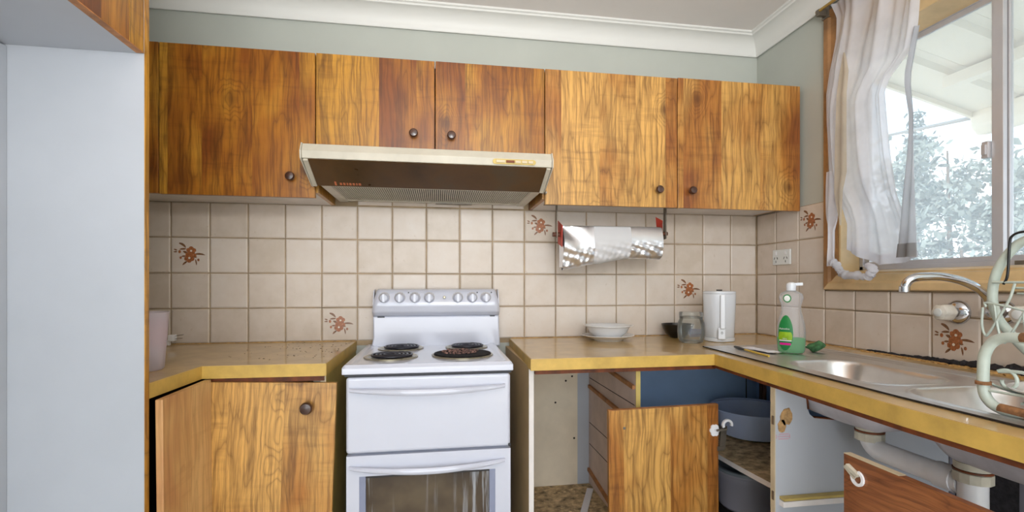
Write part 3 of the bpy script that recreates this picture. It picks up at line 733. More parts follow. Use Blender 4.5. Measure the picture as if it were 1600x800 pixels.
obj('front_batten', B().prism([(-.604, -.60), (-.585, -.60), (-.628, -1.4), (-.628, YE), (-.650, YE), (-.650, -1.4)], 'z', .8490, .8658), RUST, br)
sk = thing('sink', 'stainless steel double bowl sink with drainer set into the right worktop', 'sink', (-.33, -1.2, .9))
bowls = [(-.548, -.292, -.862, -1.232), (-.552, -.275, -1.280, -1.640)]
def sdist(x, y, q, r):
    x0, x1, y1, y0 = q; cx, cy = (x0+x1)/2, (y0+y1)/2; hx, hy = (x1-x0)/2-r, (y1-y0)/2-r
    dx, dy = abs(x-cx)-hx, abs(y-cy)-hy
    return math.hypot(max(dx, 0), max(dy, 0))+min(max(dx, dy), 0)-r
SX0, SX1, SY0, SY1 = -.592, -.128, -2.02, -.452
def sink_z(x, y):
    z = .9055
    for q in bowls:
        d = sdist(x, y, q, .085)
        if d < .012:
            if d > 0: z = min(z, .9055-.0025*(1-(d/.012))**2-0)
            else:
                t = min(1, -d/.10); z = .903-.136*(1-(1-t)**2.6)
                cx, cy = (q[0]+q[1])/2, (q[2]+q[3])/2
                z -= .006*max(0, 1-math.hypot(x-cx, y-cy)/.1)
        z += .0028*math.exp(-((d-.006)/.005)**2)
    if y > -.80 and -.53 < x < -.19 and y < -.50:   # shallow drainer flutes
        z -= .0022*(.5+.5*math.cos(2*PI*(x+.53)/.034))*min(1, (y+.80)/-.03*-1, (-.50-y)/.03)
    if -.205 < x < -.19 or -.17 < x < -.158: z += .0022
    return z
def skew(y): return .035*max(0, min(1, (-.45-y)/.9))     # the sink's front edge runs slightly off the wall line
nu, nv = 150, 500
def sgrid(dz, x0, x1, y0, y1, a, b_):
    bb = B()
    def fn(u, v):
        x = x0+(x1-x0)*u; y = y0+(y1-y0)*v
        xs = x if x > -.45 else x+.040*(1-skew(y)/.035)*min(1, (-.45-x)/.06)
        return (xs, y, sink_z(x, y)+dz)
    return bb.grid(a, b_, fn)
deck = sgrid(0, SX0, SX1, SY0, SY1, nu, nv)
obj('sink_deck', deck, STEEL, sk, smooth=50)
obj('deck_rim', B().tube([(SX0+.041, SY1, .9035), (SX0+.030, -.75, .9035), (SX0+.012, -1.1, .9035), (SX0, -1.36, .9035), (SX0, SY0, .9035)], .002, 6).tube([(SX1, SY1, .9035), (SX1, SY0, .9035)], .0016, 6).tube([(SX0+.041, SY1, .9035), (SX1, SY1, .9035)], .0014, 6), DARK, sk)
for q in bowls:
    ub = B(); n = 40
    def under(u, v, q=q):
        x = q[0]+(q[1]-q[0])*u; y = q[2]+(q[3]-q[2])*v
        x2 = x; z = sink_z(x, y)-.004
        return (x2, y, min(z, .897))
    obj('bowl_underside', B().grid(44, 60, under), BOWLC, sk, smooth=60)
    cx, cy = (q[0]+q[1])/2, (q[2]+q[3])/2
    obj('drain', B().lathe([(.034, .002), (.030, .004), (.026, .001), (0, .001)], (cx, cy, .765), 24), CHROME, sk, smooth=40)
# blackened sealant along the wall behind the sink
rr = random.Random(11); mb = B(); ck = B()
for k in range(72):
    y = -.66-k*.0165; a = min(1, max(.15, (k-4)/30))
    h = .004+.026*a*rr.uniform(.45, 1); d = .006+.032*a*rr.uniform(.5, 1)
    if rr.random() < .92: mb.blob((-.004-d*.35, y, .902+h*.35), (d*.75, .020*rr.uniform(.8, 1.5), h*.75), 8, .12, rr)
    if rr.random() < .8: ck.blob((-.016-d*.9, y, .9015), (d*.6+.006, .016, .004), 6, .3, rr)
struct('trim_5', mb, BLACKM); struct('trim_6', ck, CAULK)
struct('trim_7', B().box(XL, -1.95, -.006, .0, .8985, .9035).box(-1.255, -.002, -.006, 0, .8985, .9035).box(-.006, 0, -.66, -.006, .8985, .9035), CAULK)

# ------------------------------------------------------------------ open base cabinets on the right
dc = thing('base_cabinet', 'open doorless base cabinet right of the stove with bare drawer runners', 'cabinet', (-1.07, -.3, 0), 'base cabinets')
obj('side_panel', B().box(-1.281, -1.265, -.598, -.006, 0, .8655), TANP, dc)
obj('panel_edge', B().box(-1.2815, -1.2645, -.601, -.598, 0, .8655), WHITEB, dc)
obj('back_panel', B().box(-1.264, -.944, -.028, -.018, .2, .86), BEIGE, dc)
b_ = obj('back_panel', B().box(-.943, -.8705, -.020, -.012, .2, .86), WHITEP, dc); b_['label'] = 'bluish white strip'
obj('cabinet_floor', B().box(-1.264, -.871, -.60, -.029, .198, .214), PLINTH, dc)
# drawer partition, leaning a little
pt = obj('drawer_partition', B().prism([(-.580, .214), (-.020, .214), (-.020, .8655), (-.580, .8655)], 'x', -.8860, -.8700), MAUVE, dc)
obj('partition_edge', B().box(-.8865, -.8695, -.583, -.5802, .214, .8655), OLIVE, dc)
for y0, z0, y1, z1 in ((-.30, .795, -.575, .7775), (-.04, .674, -.575, .648), (-.03, .282, -.575, .220)):
    obj('drawer_runner', B().bar((-.891, y0, z0), (-.891, y1, z1), .012, .014), EDGE, dc)
ln = B()
for z in (.50, .40, .71): ln.box(-.8868, -.8859, -.57, -.03, z, z+.003)
obj('scribed_line', ln, DARK, dc)
spk = B(); rr = random.Random(5)
for x, z in ((-1.11, .80), (-.97, .72), (-1.0, .70), (-1.05, .60), (-.96, .43), (-.98, .74), (-1.14, .84)):
    obj('screw_hole', B().lathe([(.005, 0), (.004, .002), (0, .0025)], (x, -.028 if x < -.944 else -.02, z), 8, 'y'), DARK, dc)
st = obj('wood_strip', B().bar((-.905, -.10, .218), (-1.08, -.50, .218), .028, .006), PAPER); tag(st, 'long pale strip lying across the dirty floor of the open cabinet', 'strip')
st2 = obj('wood_strip', B().bar((-1.235, -.44, .219), (-1.19, -.57, .219), .022, .008), WHITEP); tag(st2, 'short white offcut lying at the left of the dirty cabinet floor', 'strip')
db = B(); rr = random.Random(9)
for _ in range(90):
    x = rr.uniform(-1.25, -.9); y = rr.uniform(-.58, -.04); s_ = rr.uniform(.002, .007)
    db.blob((x, y, .2145), (s_*rr.uniform(1, 2.2), s_*rr.uniform(1, 2), s_*.6), 6, .3, rr)
d_ = obj('dirt_crumbs', db, PLINTH); d_['kind'] = 'stuff'; tag(d_, 'crumbs of dirt scattered over the open cabinet floor', 'dirt')

kc = thing('corner_cabinet', 'open corner cupboard painted blue inside, with a sagging shelf', 'cabinet', (-.35, -.45, 0), 'base cabinets')
obj('back_panel', B().box(-.869, -.598, -.022, -.012, .2, .86).box(-.598, -.012, -.022, -.008, .1, .862), BLUEP, kc)
obj('side_panel', B().box(-.016, -.008, -.94, -.024, .1, .862), BLUEP, kc)
obj('panel_joint', B().box(-.075, -.071, -.0235, -.0222, .5, .862), DARK, kc)
obj('inner_side', B().box(-.8690, -.862, -.56, -.024, .214, .8655), BLUEP, kc)
shf = B().grid(14, 4, lambda u, v: (-.525+.505*v, -.93+.90*u, .512-.016*math.sin(PI*u)*(1-v)))
n0 = len(shf.v)
shf.grid(14, 4, lambda u, v: (-.525+.505*v, -.93+.90*u, .496-.016*math.sin(PI*u)*(1-v)))
obj('shelf', shf, PLINTH, kc)
obj('shelf_edge', B().grid(14, 1, lambda u, v: (-.5262, -.93+.90*u, .495+.018*v-.016*math.sin(PI*u))), WHITEB, kc)
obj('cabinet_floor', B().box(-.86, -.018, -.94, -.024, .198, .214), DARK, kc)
cp = thing('water_pipe', 'pair of brown pipes running up the corner inside the blue cupboard', 'pipe', (-.06, -.10, .214))
obj('pipe', B().tube([(-.045, -.10, .214), (-.045, -.10, .864)], .010, 10), COPPER, cp, smooth=50)
obj('pipe', B().tube([(-.075, -.165, .53), (-.068, -.16, .864)], .008, 10), COPPER, cp, smooth=50)

def vessel(prof_out, t):   # outline plus an inner skin
    inner = [(max(r-t, 0), h+(t if i == 0 else 0)) for i, (r, h) in enumerate(prof_out)]
    return [(0, prof_out[0][1])]+prof_out+inner[::-1]+[(0, prof_out[0][1]+t)]
bs = obj('basin', B().lathe(vessel([(.115, .0), (.125, .004), (.150, .075), (.160, .108), (.172, .110), (.172, .114)], .003), (-.262, -.345, .512), 44), BASIN, smooth=40)
tag(bs, 'round blue plastic basin on the corner cupboard shelf', 'basin')
pl = thing('pail', 'clear ribbed plastic pail on the cupboard floor below the basin', 'pail', (-.30, -.36, .214))
obj('pail_body', B().lathe(vessel([(.10, 0), (.11, .01), (.118, .12), (.122, .125), (.122, .145), (.126, .148), (.126, .156)], .002), (-.30, -.36, .2145), 36), TUMB, pl, smooth=40)
obj('pail_lid', B().lathe([(.127, .157), (.127, .168), (.118, .170), (.112, .165), (0, .165)], (-.30, -.36, .2145), 36), KETG, pl, smooth=40)
bc = obj('cup', B().lathe(vessel([(.022, 0), (.024, .003), (.030, .06)], .002), (-.28, -.595, .5115), 20), BLUEC, smooth=40)
tag(bc, 'small bright blue cup at the shelf edge beside the blue basin', 'cup')

# loose door standing in front of the open cabinets
ld = thing('cabinet_door', 'loose wood grain door leaning in front of the open corner cupboard', 'door', (-.815, -.640, 0), rot=(math.radians(1.2), math.radians(-.9), 0))
obj('door_panel', B().box(-.192, .212, -.009, .009, .02, .7235), WOODC, ld, bevel=.0012, local=True)
obj('door_edging', B().box(-.192, .212, -.0085, .0085, .7236, .7250), EDGE, ld, local=True)
obj('screw_cap', B().lathe([(.005, .009), (.005, .0112), (0, .0118)], (-.137, 0, .662), 12, 'y'), METAL, ld, smooth=40, local=True)
def crescent(cx, cz, ro, ri, a0, a1, y0, y1, n=14):
    P = [(cx+ro*math.cos(a0+(a1-a0)*k/n), cz+ro*math.sin(a0+(a1-a0)*k/n)) for k in range(n+1)]+[(cx+ri*math.cos(a1-(a1-a0)*k/n), cz+ri*math.sin(a1-(a1-a0)*k/n)) for k in range(n+1)]
    return B().prism(P, 'y', y0, y1)
hc = B()
for k in range(6):
    a = k*PI/3; hc.lathe([(.009, .009), (.009, .014), (0, .0145)], (.196+.010*math.cos(a), 0, .634+.013*math.sin(a)), 10, 'y')
hn = obj('hinge', hc, PVC, ld, smooth=40, local=True)
obj('hinge_arm', B().bar((.20, -.014, .635), (.236, -.02, .640), .016, .006).bar((.236, -.004, .645), (.226, -.008, .565), .022, .006, (0, 1, 0)).box(.207, .232, -.012, -.004, .560, .575), METAL, hn, local=True)
obj('hinge_cup', crescent(.242, .652, .020, .012, -.3, PI+.5, -.020, -.012), PVC, hn, local=True)

# sink cupboard: white partition with a cut-out for the bowl
sc = thing('sink_cabinet', 'open sink cupboard with stained white side panel and cut-out for the bowl', 'cabinet', (-.35, -1.4, 0), 'base cabinets')
yp = -.966
poly = [(-.618, 0), (-.02, 0), (-.02, .74), (-.40, .745), (-.475, .752), (-.492, .756), (-.505, .766), (-.512, .782), (-.522, .864), (-.618, .864)]
obj('side_panel', B().prism(poly, 'y', yp, yp+.016), WHITEP, sc)
obj('panel_edge', B().box(-.6205, -.6182, yp-.0015, yp+.0175, 0, .864), CREAM, sc)
obj('cutout_lining', B().bar((-.512, yp+.004, .782), (-.521, yp+.004, .862), .018, .003, (1, 0, 0)).bar((-.492, yp+.004, .757), (-.42, yp+.004, .7475), .018, .003), RUST, sc)
obj('cleat', B().box(-.606, -.30, yp-.020, yp, .505, .522), WHITEB, sc, bevel=.001)
obj('cleat_top', B().bar((-.605, yp-.012, .5285), (-.30, yp-.012, .5285), .022, .007), OLIVE, sc)
gp = []
rr = random.Random(4)
for cx, cz, rx, rz in ((-.582, .763, .020, .026), (-.598, .735, .013, .020)):
    gp.append([(cx+rx*math.cos(a)*rr.uniform(.85, 1.1), cz+rz*math.sin(a)*rr.uniform(.85, 1.1)) for a in [2*PI*k/16 for k in range(16)]])
gb = B()
for q in gp: gb.prism(q, 'y', yp-.0025, yp-.0001)
obj('glue_stain', gb, GLUE, sc)
sb = B()
for k, (z, x0, x1) in enumerate(((.712, -.612, -.572), (.705, -.616, -.568), (.698, -.614, -.572))): sb.box(x0+.006, x1-.002, yp-.0006, yp-.0001, z-.0016, z+.0014)
for x in (-.6145, -.571): sb.box(x-.0012, x+.0012, yp-.0006, yp-.0001, .699, .711)
obj('ink_stamp', sb, STAMPM, sc)
obj('hinge_mark', B().box(-.6225, -.6203, yp+.001, yp+.010, .52, .545).box(-.6225, -.6203, yp+.001, yp+.010, .74, .765), METAL, sc)
obj('back_panel', B().box(-.018, -.008, -2.3, yp-.001, .1, .86), plain('grey_back_board', (132, 128, 138), .6, var=.15, scale=5), sc)  # board grey darkened to carry the shading under the bowls
obj('cabinet_floor', B().box(-.61, -.02, -2.3, yp-.022, .10, .116), PLINTH, sc)
bk = B(); rr = random.Random(2)
obj('shade_patch', B().grid(10, 8, lambda u, v: (-.0185-.0006*rr.random(), -.985-.17*u, .44+.28*v)), BLACKM, sc)  # dark sheet painted in as the shade behind the waste pipe

# waste pipes
wp = thing('waste_pipe', 'white plastic waste pipe joining both sink bowls under the worktop', 'pipe', (-.4, -1.2, .7))
xa, ya, yb = -.405, -1.070, -1.338
pz = .697
pathp = [(xa, ya, .745)]+[(xa, ya-.040+.040*math.cos(a), pz+.040-.040*math.sin(a)) for a in [PI/2*k/8 for k in range(9)]]+[(xa, -1.2, pz), (xa, yb+.02, pz)]
obj('pipe', B().tube(pathp, .0265, 18), PVC, wp, smooth=60)
obj('pipe', B().tube([(xa, yb, .745), (xa, yb, .60)], .0275, 18), PVC, wp, smooth=60)
for y, z in ((ya, .718), (yb, .708)):
    nut = obj('coupling_nut', B().lathe([(.027, 0), (.0365, .001), (.0365, .022), (.032, .024), (.027, .024)], (xa, y, z), 12), PVCN, wp, smooth=20)
    obj('rubber_ring', B().lathe([(.027, 0), (.0360, .0), (.0360, .004), (.027, .004)], (xa, y, z+.024), 20), RUST, wp, smooth=40)
    obj('thread_collar', B().lathe([(.026, .0), (.034, .001), (.034, .016), (.028, .018)], (xa, y, z+.028), 20), PVCN, wp, smooth=40)
obj('pipe_sleeve', B().tube([(xa, yb+.078, pz), (xa, yb+.034, pz)], .0300, 18), PVC, wp, smooth=40)
rb = obj('cabinet_door', B().box(-.664, -.646, -1.95, -1.262, .03, .7600), WOODH, bevel=.0012)
tag(rb, 'dark cross grained door propped on its side below the sink pipes', 'door')
rb.rotation_euler = (0, 0, 0)
hx = crescent(-1.302, .717, .0175, .0115, PI*.55, 2.05*PI, -.001, .004)
hb2 = B().add([(-.6645-q[1], q[0], q[2]) for q in hx.v], hx.f)
hh = obj('hinge_cup', hb2, PVC, rb)
obj('broken_hinge', B().bar((-.668, -1.276, .738), (-.668, -1.306, .724), .010, .008).bar((-.667, -1.268, .733), (-.667, -1.296, .7150), .005, .006), PVCN, rb)
obj('edge_chips', B().box(-.6643, -.6458, -1.40, -1.262, .7600, .7612), CREAM, rb)

# ------------------------------------------------------------------ taps
tp = thing('tap_set', 'chrome wall mounted mixer tap with long swivel spout over the sink', 'tap', (0, -1.1, 1.07))
def handle(y, z):
    f = obj('flange', B().lathe([(.037, 0), (.037, .003), (.034, .010), (.024, .016), (.015, .020), (.015, .034)], (0, y, z), 28, 'x'), CHROME, tp, smooth=40)
    b = B(); n = 32
    prof_ = [(.014, .026), (.0225, .030), (.0255, .038), (.0245, .064), (.0225, .072), (.0130, .075), (.0125, .0755), (0, .076)]
    vs = []
    for r, h in prof_:
        for k in range(n):
            a = 2*PI*k/n; q = r*(1+.05*math.cos(6*a)) if r > .018 else r
            vs.append((-h, y+q*math.cos(a), z+q*math.sin(a)))
    b.add(vs, [(i*n+k, i*n+(k+1) % n, (i+1)*n+(k+1) % n, (i+1)*n+k) for i in range(len(prof_)-1) for k in range(n)])
    o = obj('handle', b, ACRYL, f, smooth=50)
    obj('handle_cap', B().lathe([(.0125, .0762), (.0125, .0775), (.011, .0782), (0, .0782)], (0, y, z), 18, 'x'), OUTW, f, smooth=40)
handle(-.980, 1.064); handle(-1.190, 1.070)
obj('spout_flange', B().lathe([(.034, 0), (.034, .003), (.030, .010), (.020, .018), (.018, .045), (.012, .05)], (0, -1.105, 1.070), 28, 'x'), CHROME, tp, smooth=40)
obj('spout', B().tube(smoothpath([(-.030, -1.108, 1.072), (-.052, -1.112, 1.088), (-.075, -1.115, 1.117), (-.11, -1.115, 1.142), (-.15, -1.105, 1.161), (-.20, -1.094, 1.1715), (-.25, -1.076, 1.171), (-.272, -1.068, 1.163), (-.280, -1.063, 1.150), (-.281, -1.060, 1.132)], 5), [.0125]*6+[.0115]*40, 14), CHROME, tp, smooth=60)
obj('spout_tip', B().lathe([(.0125, 0), (.0135, .001), (.0135, .016), (.0115, .018)], (-.281, -1.060, 1.128), 18), CHROME, tp, smooth=40)

# ------------------------------------------------------------------ dish rack and plate at the right edge
dr = thing('dish_rack', 'rusting white folding wire dish rack at the right end of the sink', 'dish rack', (-.45, -1.5, .906))
XU, XLo = -.35, -.55
up = smoothpath([(XU, -1.60, 1.2685), (XU, -1.46, 1.2590), (XU, -1.397, 1.243), (XU, -1.373, 1.223), (XU, -1.352, 1.192), (XU, -1.340, 1.157), (XU, -1.337, 1.113), (XU, -1.348, 1.074), (XU, -1.373, 1.041), (XU, -1.397, 1.014), (XU, -1.46, .955), (XU, -1.51, .918)], 6)
obj('frame_tube', B().tube(up, .0095, 12), RACKM, dr, smooth=60)
lo = smoothpath([(XLo, -1.80, 1.055), (XLo, -1.60, 1.054), (XLo, -1.537, 1.053), (XLo, -1.508, 1.051), (XLo, -1.488, 1.041), (XLo, -1.475, 1.020), (XLo, -1.471, .995), (XLo, -1.471, .951), (XLo, -1.478, .930), (XLo, -1.497, .9175), (XLo, -1.54, .915), (XLo, -1.80, .915)], 6)
obj('frame_tube', B().tube(lo, .0095, 12), RACKM, dr, smooth=60)
lo2 = [Vector((-.20, q.y-.04, q.z)) for q in lo]
obj('frame_tube', B().tube(lo2, .0095, 10), RACKM, dr, smooth=60)
for q_, r_ in (([(XLo, -1.535, 1.0535), (XLo, -1.575, 1.0545)], .0099), ([(XLo, -1.4705, .9635), (XLo, -1.4705, .957)], .0125), ([(XLo, -1.50, .9172), (XLo, -1.56, .915)], .0099)):
    obj('rust_patch', B().tube(q_, r_, 12), RUSTY, dr, smooth=60)
wires = [  # thin wires of the top basket and its prongs
    [(XU-.02, -1.337, 1.100), (XU-.02, -1.36, 1.106), (XU-.02, -1.60, 1.05)],
    [(XU-.01, -1.345, 1.155), (XU-.01, -1.60, 1.152)], [(XU+.05, -1.345, 1.142), (XU+.05, -1.65, 1.140)], [(XU+.12, -1.30, 1.128), (XU+.12, -1.6, 1.126)],
    [(XU-.02, -1.332, 1.098), (XU-.02, -1.330, 1.06), (XU-.02, -1.336, 1.037), (XU-.02, -1.345, 1.042), (XU-.02, -1.382, 1.112), (XU-.02, -1.395, 1.152)],
    [(XU-.02, -1.355, 1.108), (XU-.02, -1.363, 1.05), (XU-.02, -1.372, 1.027), (XU-.02, -1.382, 1.032), (XU-.02, -1.43, 1.128), (XU-.02, -1.44, 1.155)],
    [(XU-.02, -1.41, 1.09), (XU-.02, -1.42, 1.02), (XU-.02, -1.432, 1.024), (XU-.02, -1.49, 1.14)],
    [(XU-.01, -1.366, 1.150), (XU-.01, -1.374, 1.172), (XU-.01, -1.378, 1.24), (XU-.01, -1.384, 1.256), (XU-.01, -1.40, 1.262), (XU-.01, -1.43, 1.262)],
    [(XLo, -1.47, .965), (XLo+.05, -1.475, .945), (XLo+.11, -1.50, .925)], [(XLo, -1.472, .947), (XLo, -1.80, .956)],
]
for i, q in enumerate(wires):
    obj('wire', B().tube(smoothpath(q, 5), .0026, 8), BLACK if i == 7 else RACKM, dr, smooth=60)
scr = [(XLo+.04, -1.452+.0, .962)]
cy, cz = -1.497, .968
pts = [(XLo+.02, cy+.0165*1.25*math.cos(a)*(1-.04*k), cz+.0215*math.sin(a)*(1-.04*k)) for k, a in [(k, PI*.25+k*PI/8) for k in range(15)]]
obj('scroll_wire', B().tube(smoothpath([(XLo+.02, -1.70, .968), (XLo+.02, -1.56, .979), (XLo+.02, -1.52, .988)]+pts, 3), .0032, 8), RACKM, dr, smooth=60)
obj('rack_tray', B().tube([(XLo+.02, -1.52, .930), (XLo+.10, -1.50, .930)], .0026, 8).tube([(XLo+.06, -1.51, .935), (XLo+.06, -1.8, .935)], .0026, 8).tube([(XLo+.12, -1.52, .935), (XLo+.12, -1.8, .935)], .0026, 8).tube([(XLo+.22, -1.52, .935), (XLo+.22, -1.8, .935)], .0026, 8).tube([(XLo+.34, -1.54, .935), (XLo+.02, -1.54, .935)], .0026, 8).tube([(XLo+.34, -1.75, .935), (XLo, -1.75, .935)], .0026, 8), RACKM, dr, smooth=60)
plate_prof = [(0, .004), (.062, .004), (.064, .001), (.068, .001), (.072, .006), (.105, .019), (.1065, .021), (.104, .0215), (.070, .0095), (.06, .0075), (0, .0075)]
PLATEC = (-.46, -1.575, .9375)
p2 = obj('plate', B().lathe(plate_prof, PLATEC, 44), CROCK, smooth=50)
tag(p2, 'white plate lying in the dish rack at the right edge', 'plate')

# ------------------------------------------------------------------ things on the worktops
bx, by = -.838, -.150
p1 = obj('plate', B().lathe([(0, .004), (.056, .004), (.058, .0), (.064, .0), (.068, .005), (.112, .021), (.1165, .0235), (.1155, .0255), (.110, .0245), (.066, .0095), (0, .0085)], (bx, by, .9007), 56), CROCK, smooth=50)
tag(p1, 'white plate under the white bowl on the right worktop', 'plate')
b1 = obj('bowl', B().lathe([(0, .002), (.044, .002), (.046, -.001), (.052, -.001), (.060, .006), (.085, .028), (.094, .046), (.103, .0535), (.1115, .055), (.1115, .057), (.101, .0565), (.090, .048), (.080, .030), (.056, .010), (0, .007)], (bx+.001, by+.002, .9115), 56), CROCK, smooth=50)
tag(b1, 'wide rimmed white bowl standing on a white plate near the stove', 'bowl')

jr = thing('glass_jar', 'squat empty glass jar beside the white kettle', 'jar', (-.515, -.292, .9006))
jx, jy = -.515, -.292
obj('jar_body', B().lathe([(0, .004), (.038, .003), (.042, 0), (.049, .004), (.055, .020), (.0575, .05), (.055, .085), (.049, .100), (.0465, .106), (.0465, .112)], (jx, jy, .9006), 36).lathe([(0, .007), (.036, .006), (.046, .008), (.0525, .024), (.055, .05), (.0525, .084), (.0455, .100), (.044, .112)], (jx, jy, .9006), 36), JARG, jr, smooth=40)
obj('screw_rim', B().lathe([(.0465, .105), (.050, .1065), (.050, .109), (.0475, .111), (.050, .114), (.050, .128), (.0485, .1305), (.046, .1305), (.046, .112)], (jx, jy, .9006), 36), JARG, jr, smooth=40)
lbj = B(); lbj.grid(8, 4, lambda u, v: (jx+.0580*math.cos(-2.2+.9*u), jy+.0580*math.sin(-2.2+.9*u), .930+.034*v))
o_ = obj('faded_label', lbj, glassy('faded_label_film', (.8, .85, .95, 1), .3, .3, .35, lin(170, 180, 205)), jr, smooth=60)
kb = obj('bowl', B().lathe(vessel([(.030, 0), (.034, .002), (.056, .022), (.068, .045), (.074, .064)], .003), (-.478, -.098, .9006), 36), BLACK, smooth=40)
tag(kb, 'small black bowl standing behind the glass jar', 'bowl')

# kettle
kt = thing('kettle', 'white jug kettle standing in the corner beside the glass jar', 'kettle', (-.365, -.262, .9006))
kx, ky, kz = -.365, -.262, .9006
def sq(r, h, n=40, e=3.0):
    out = []
    for k in range(n):
        a = 2*PI*k/n; cc_, ss = math.cos(a), math.sin(a); q = (abs(cc_)**e+abs(ss)**e)**(-1/e)
        x, y = r*.93*q*cc_, r*.90*q*ss; rt = .20
        out.append((kx+x*math.cos(rt)-y*math.sin(rt), ky+x*math.sin(rt)+y*math.cos(rt), kz+h))
    return out
def sqlathe(prof_, n=40):
    b = B(); vs = []
    for r, h in prof_: vs += sq(r, h, n)
    m = len(prof_)
    return b.add(vs, [(i*n+k, i*n+(k+1) % n, (i+1)*n+(k+1) % n, (i+1)*n+k) for i in range(m-1) for k in range(n)]+[tuple(range(n))[::-1], tuple(range((m-1)*n, m*n))])
obj('kettle_base', sqlathe([(.058, 0), (.062, .003), (.062, .016), (.059, .018)]), KETT, kt, smooth=40)
obj('kettle_body', sqlathe([(.058, .019), (.060, .022), (.061, .06), (.064, .13), (.0665, .203), (.066, .2085)]), KETT, kt, smooth=40)
obj('kettle_lid', sqlathe([(.066, .2095), (.0668, .211), (.066, .217), (.060, .2205), (.02, .2215)]), KETT, kt, smooth=40)
vd = Vector((.0, -1.0, 0)); vd = Vector((kx+1.59, ky+2.266, 0)).normalized()*-1   # handle side, towards the room
sd = Vector((-vd.y, vd.x, 0))
def kp(side, out, h): q = Vector((kx, ky, kz))+sd*side+vd*out; return (q.x, q.y, kz+h)
hd2 = B()
for s0, s1, o0, o1, h0, h1 in ((-.006, .026, .050, .082, .014, .066),):
    hd2.add([kp(s0,o0,h0), kp(s1,o0,h0), kp(s1,o1,h0), kp(s0,o1,h0), kp(s0,o0,h1), kp(s1,o0,h1), kp(s1,o1*.96,h1), kp(s0,o1*.96,h1)], [(0,3,2,1),(4,5,6,7),(0,1,5,4),(1,2,6,5),(2,3,7,6),(3,0,4,7)])
swb = obj('switch_housing', hd2, KETT, kt, bevel=.005, seg=3)
hp = B()
hp.add([kp(.004,.080,.06), kp(.024,.080,.06), kp(.024,.092,.06), kp(.004,.092,.06), kp(.004,.078,.205), kp(.024,.078,.205), kp(.024,.090,.205), kp(.004,.090,.205)], [(0,3,2,1),(4,5,6,7),(0,1,5,4),(1,2,6,5),(2,3,7,6),(3,0,4,7)])
hp.add([kp(.004,.045,.192), kp(.024,.045,.192), kp(.024,.090,.192), kp(.004,.090,.192), kp(.004,.045,.206), kp(.024,.045,.206), kp(.024,.090,.206), kp(.004,.090,.206)], [(0,3,2,1),(4,5,6,7),(0,1,5,4),(1,2,6,5),(2,3,7,6),(3,0,4,7)])
obj('handle', hp, KETT, kt, bevel=.004, seg=3)
gw_ = B().add([kp(-.052,.0415,.03), kp(-.012,.0625,.03), kp(-.012,.0655,.195), kp(-.055,.0440,.195)], [(0,1,2,3)])
ring = B().tube([kp(.011+.0035*math.cos(a), .0832, .043+.0045*math.sin(a)) for a in [2*PI*k/12+PI/2+.5 for k in range(11)]], .0007, 6).tube([kp(.011, .0832, .044), kp(.011, .0832, .050)], .0007, 6)
obj('power_symbol', ring, BLACK, swb)
obj('lid_button', B().tube([kp(-.012, .02, .222), kp(.012, .02, .222)], .005, 8), BLACK, kt, smooth=40)
obj('power_cord', B().tube(smoothpath([(-.300, -.235, .908), (-.285, -.225, .925), (-.282, -.222, .940), (-.276, -.20, .938)], 4), .003, 8), BLACK, kt, smooth=60)

# dish soap bottle
sbx, sby, sbz = -.352, -.694, .9066
bt = thing('soap_bottle', 'clear dish soap bottle with green label, a little green liquid left', 'bottle', (sbx, sby, sbz))
vd2 = Vector((sbx+1.59, sby+2.266, 0)).normalized(); rtv = Vector((vd2.y, -vd2.x, 0))
BP = [(.036, 0), (.0405, .004), (.0435, .014), (.0455, .045), (.0455, .075), (.0430, .105), (.0370, .130), (.0315, .150), (.0305, .165), (.0335, .178), (.0380, .190), (.0385, .200), (.0350, .210), (.0260, .217), (.0150, .221), (.0125, .224)]
def brad(h):
    for (r0, h0), (r1, h1) in zip(BP, BP[1:]):
        if h <= h1: return r0+(r1-r0)*(h-h0)/(h1-h0)
    return BP[-1][0]
DEP = .66
def bpt(th, h, off=0, sc_=1):
    r = brad(h)*sc_+off; q = rtv*(r*math.sin(th))-vd2*(r*DEP*math.cos(th)+(off*.3)); return (sbx+q.x, sby+q.y, sbz+h)
def bsurf(prof_h, off=0, sc_=1, n=36):
    vs = [bpt(2*PI*k/n, h, off, sc_) for h in prof_h for k in range(n)]; m = len(prof_h)
    return B().add(vs, [(i*n+k, i*n+(k+1) % n, (i+1)*n+(k+1) % n, (i+1)*n+k) for i in range(m-1) for k in range(n)]+[tuple(range(n))[::-1], tuple(range((m-1)*n, m*n))])
hs = [.224*k/44 for k in range(45)]
obj('bottle_body', bsurf(hs), BOTP, bt, smooth=60)
obj('soap_liquid', bsurf([.003+.051*k/10 for k in range(11)], -.0016), LIQ, bt, smooth=60)
def decal(cth, ch, rth, rh, off, nr=6, na=28, clip=None):
    vs = [bpt(cth, ch, off)]; fs = []
    for i in range(1, nr+1):
        for k in range(na):
            a = 2*PI*k/na; h = ch+rh*i/nr*math.sin(a); th = cth+rth*i/nr*math.cos(a)
            if clip: h = min(max(h, clip[0]), clip[1])
            vs.append(bpt(th, h, off))
    fs = [(0, 1+k, 1+(k+1) % na) for k in range(na)]+[(1+(i-1)*na+k, 1+i*na+k, 1+i*na+(k+1) % na, 1+(i-1)*na+(k+1) % na) for i in range(1, nr) for k in range(na)]
    return B().add(vs, fs)
def band(cth, h0, h1, rth, off, n=12):
    return B().grid(n, 3, lambda u, v: bpt(cth-rth+2*rth*u, h0+(h1-h0)*v, off))
CT = -.46
lab = obj('front_label', decal(CT, .073, .60, .062, .0006), GREENL, bt, smooth=60)
obj('label_band', decal(CT, .060, .54, .030, .0009, clip=(.048, .076)), LIMEL, lab, smooth=60)
obj('label_band', band(CT+.02, .030, .038, .42, .0012), PINKL, lab, smooth=60)
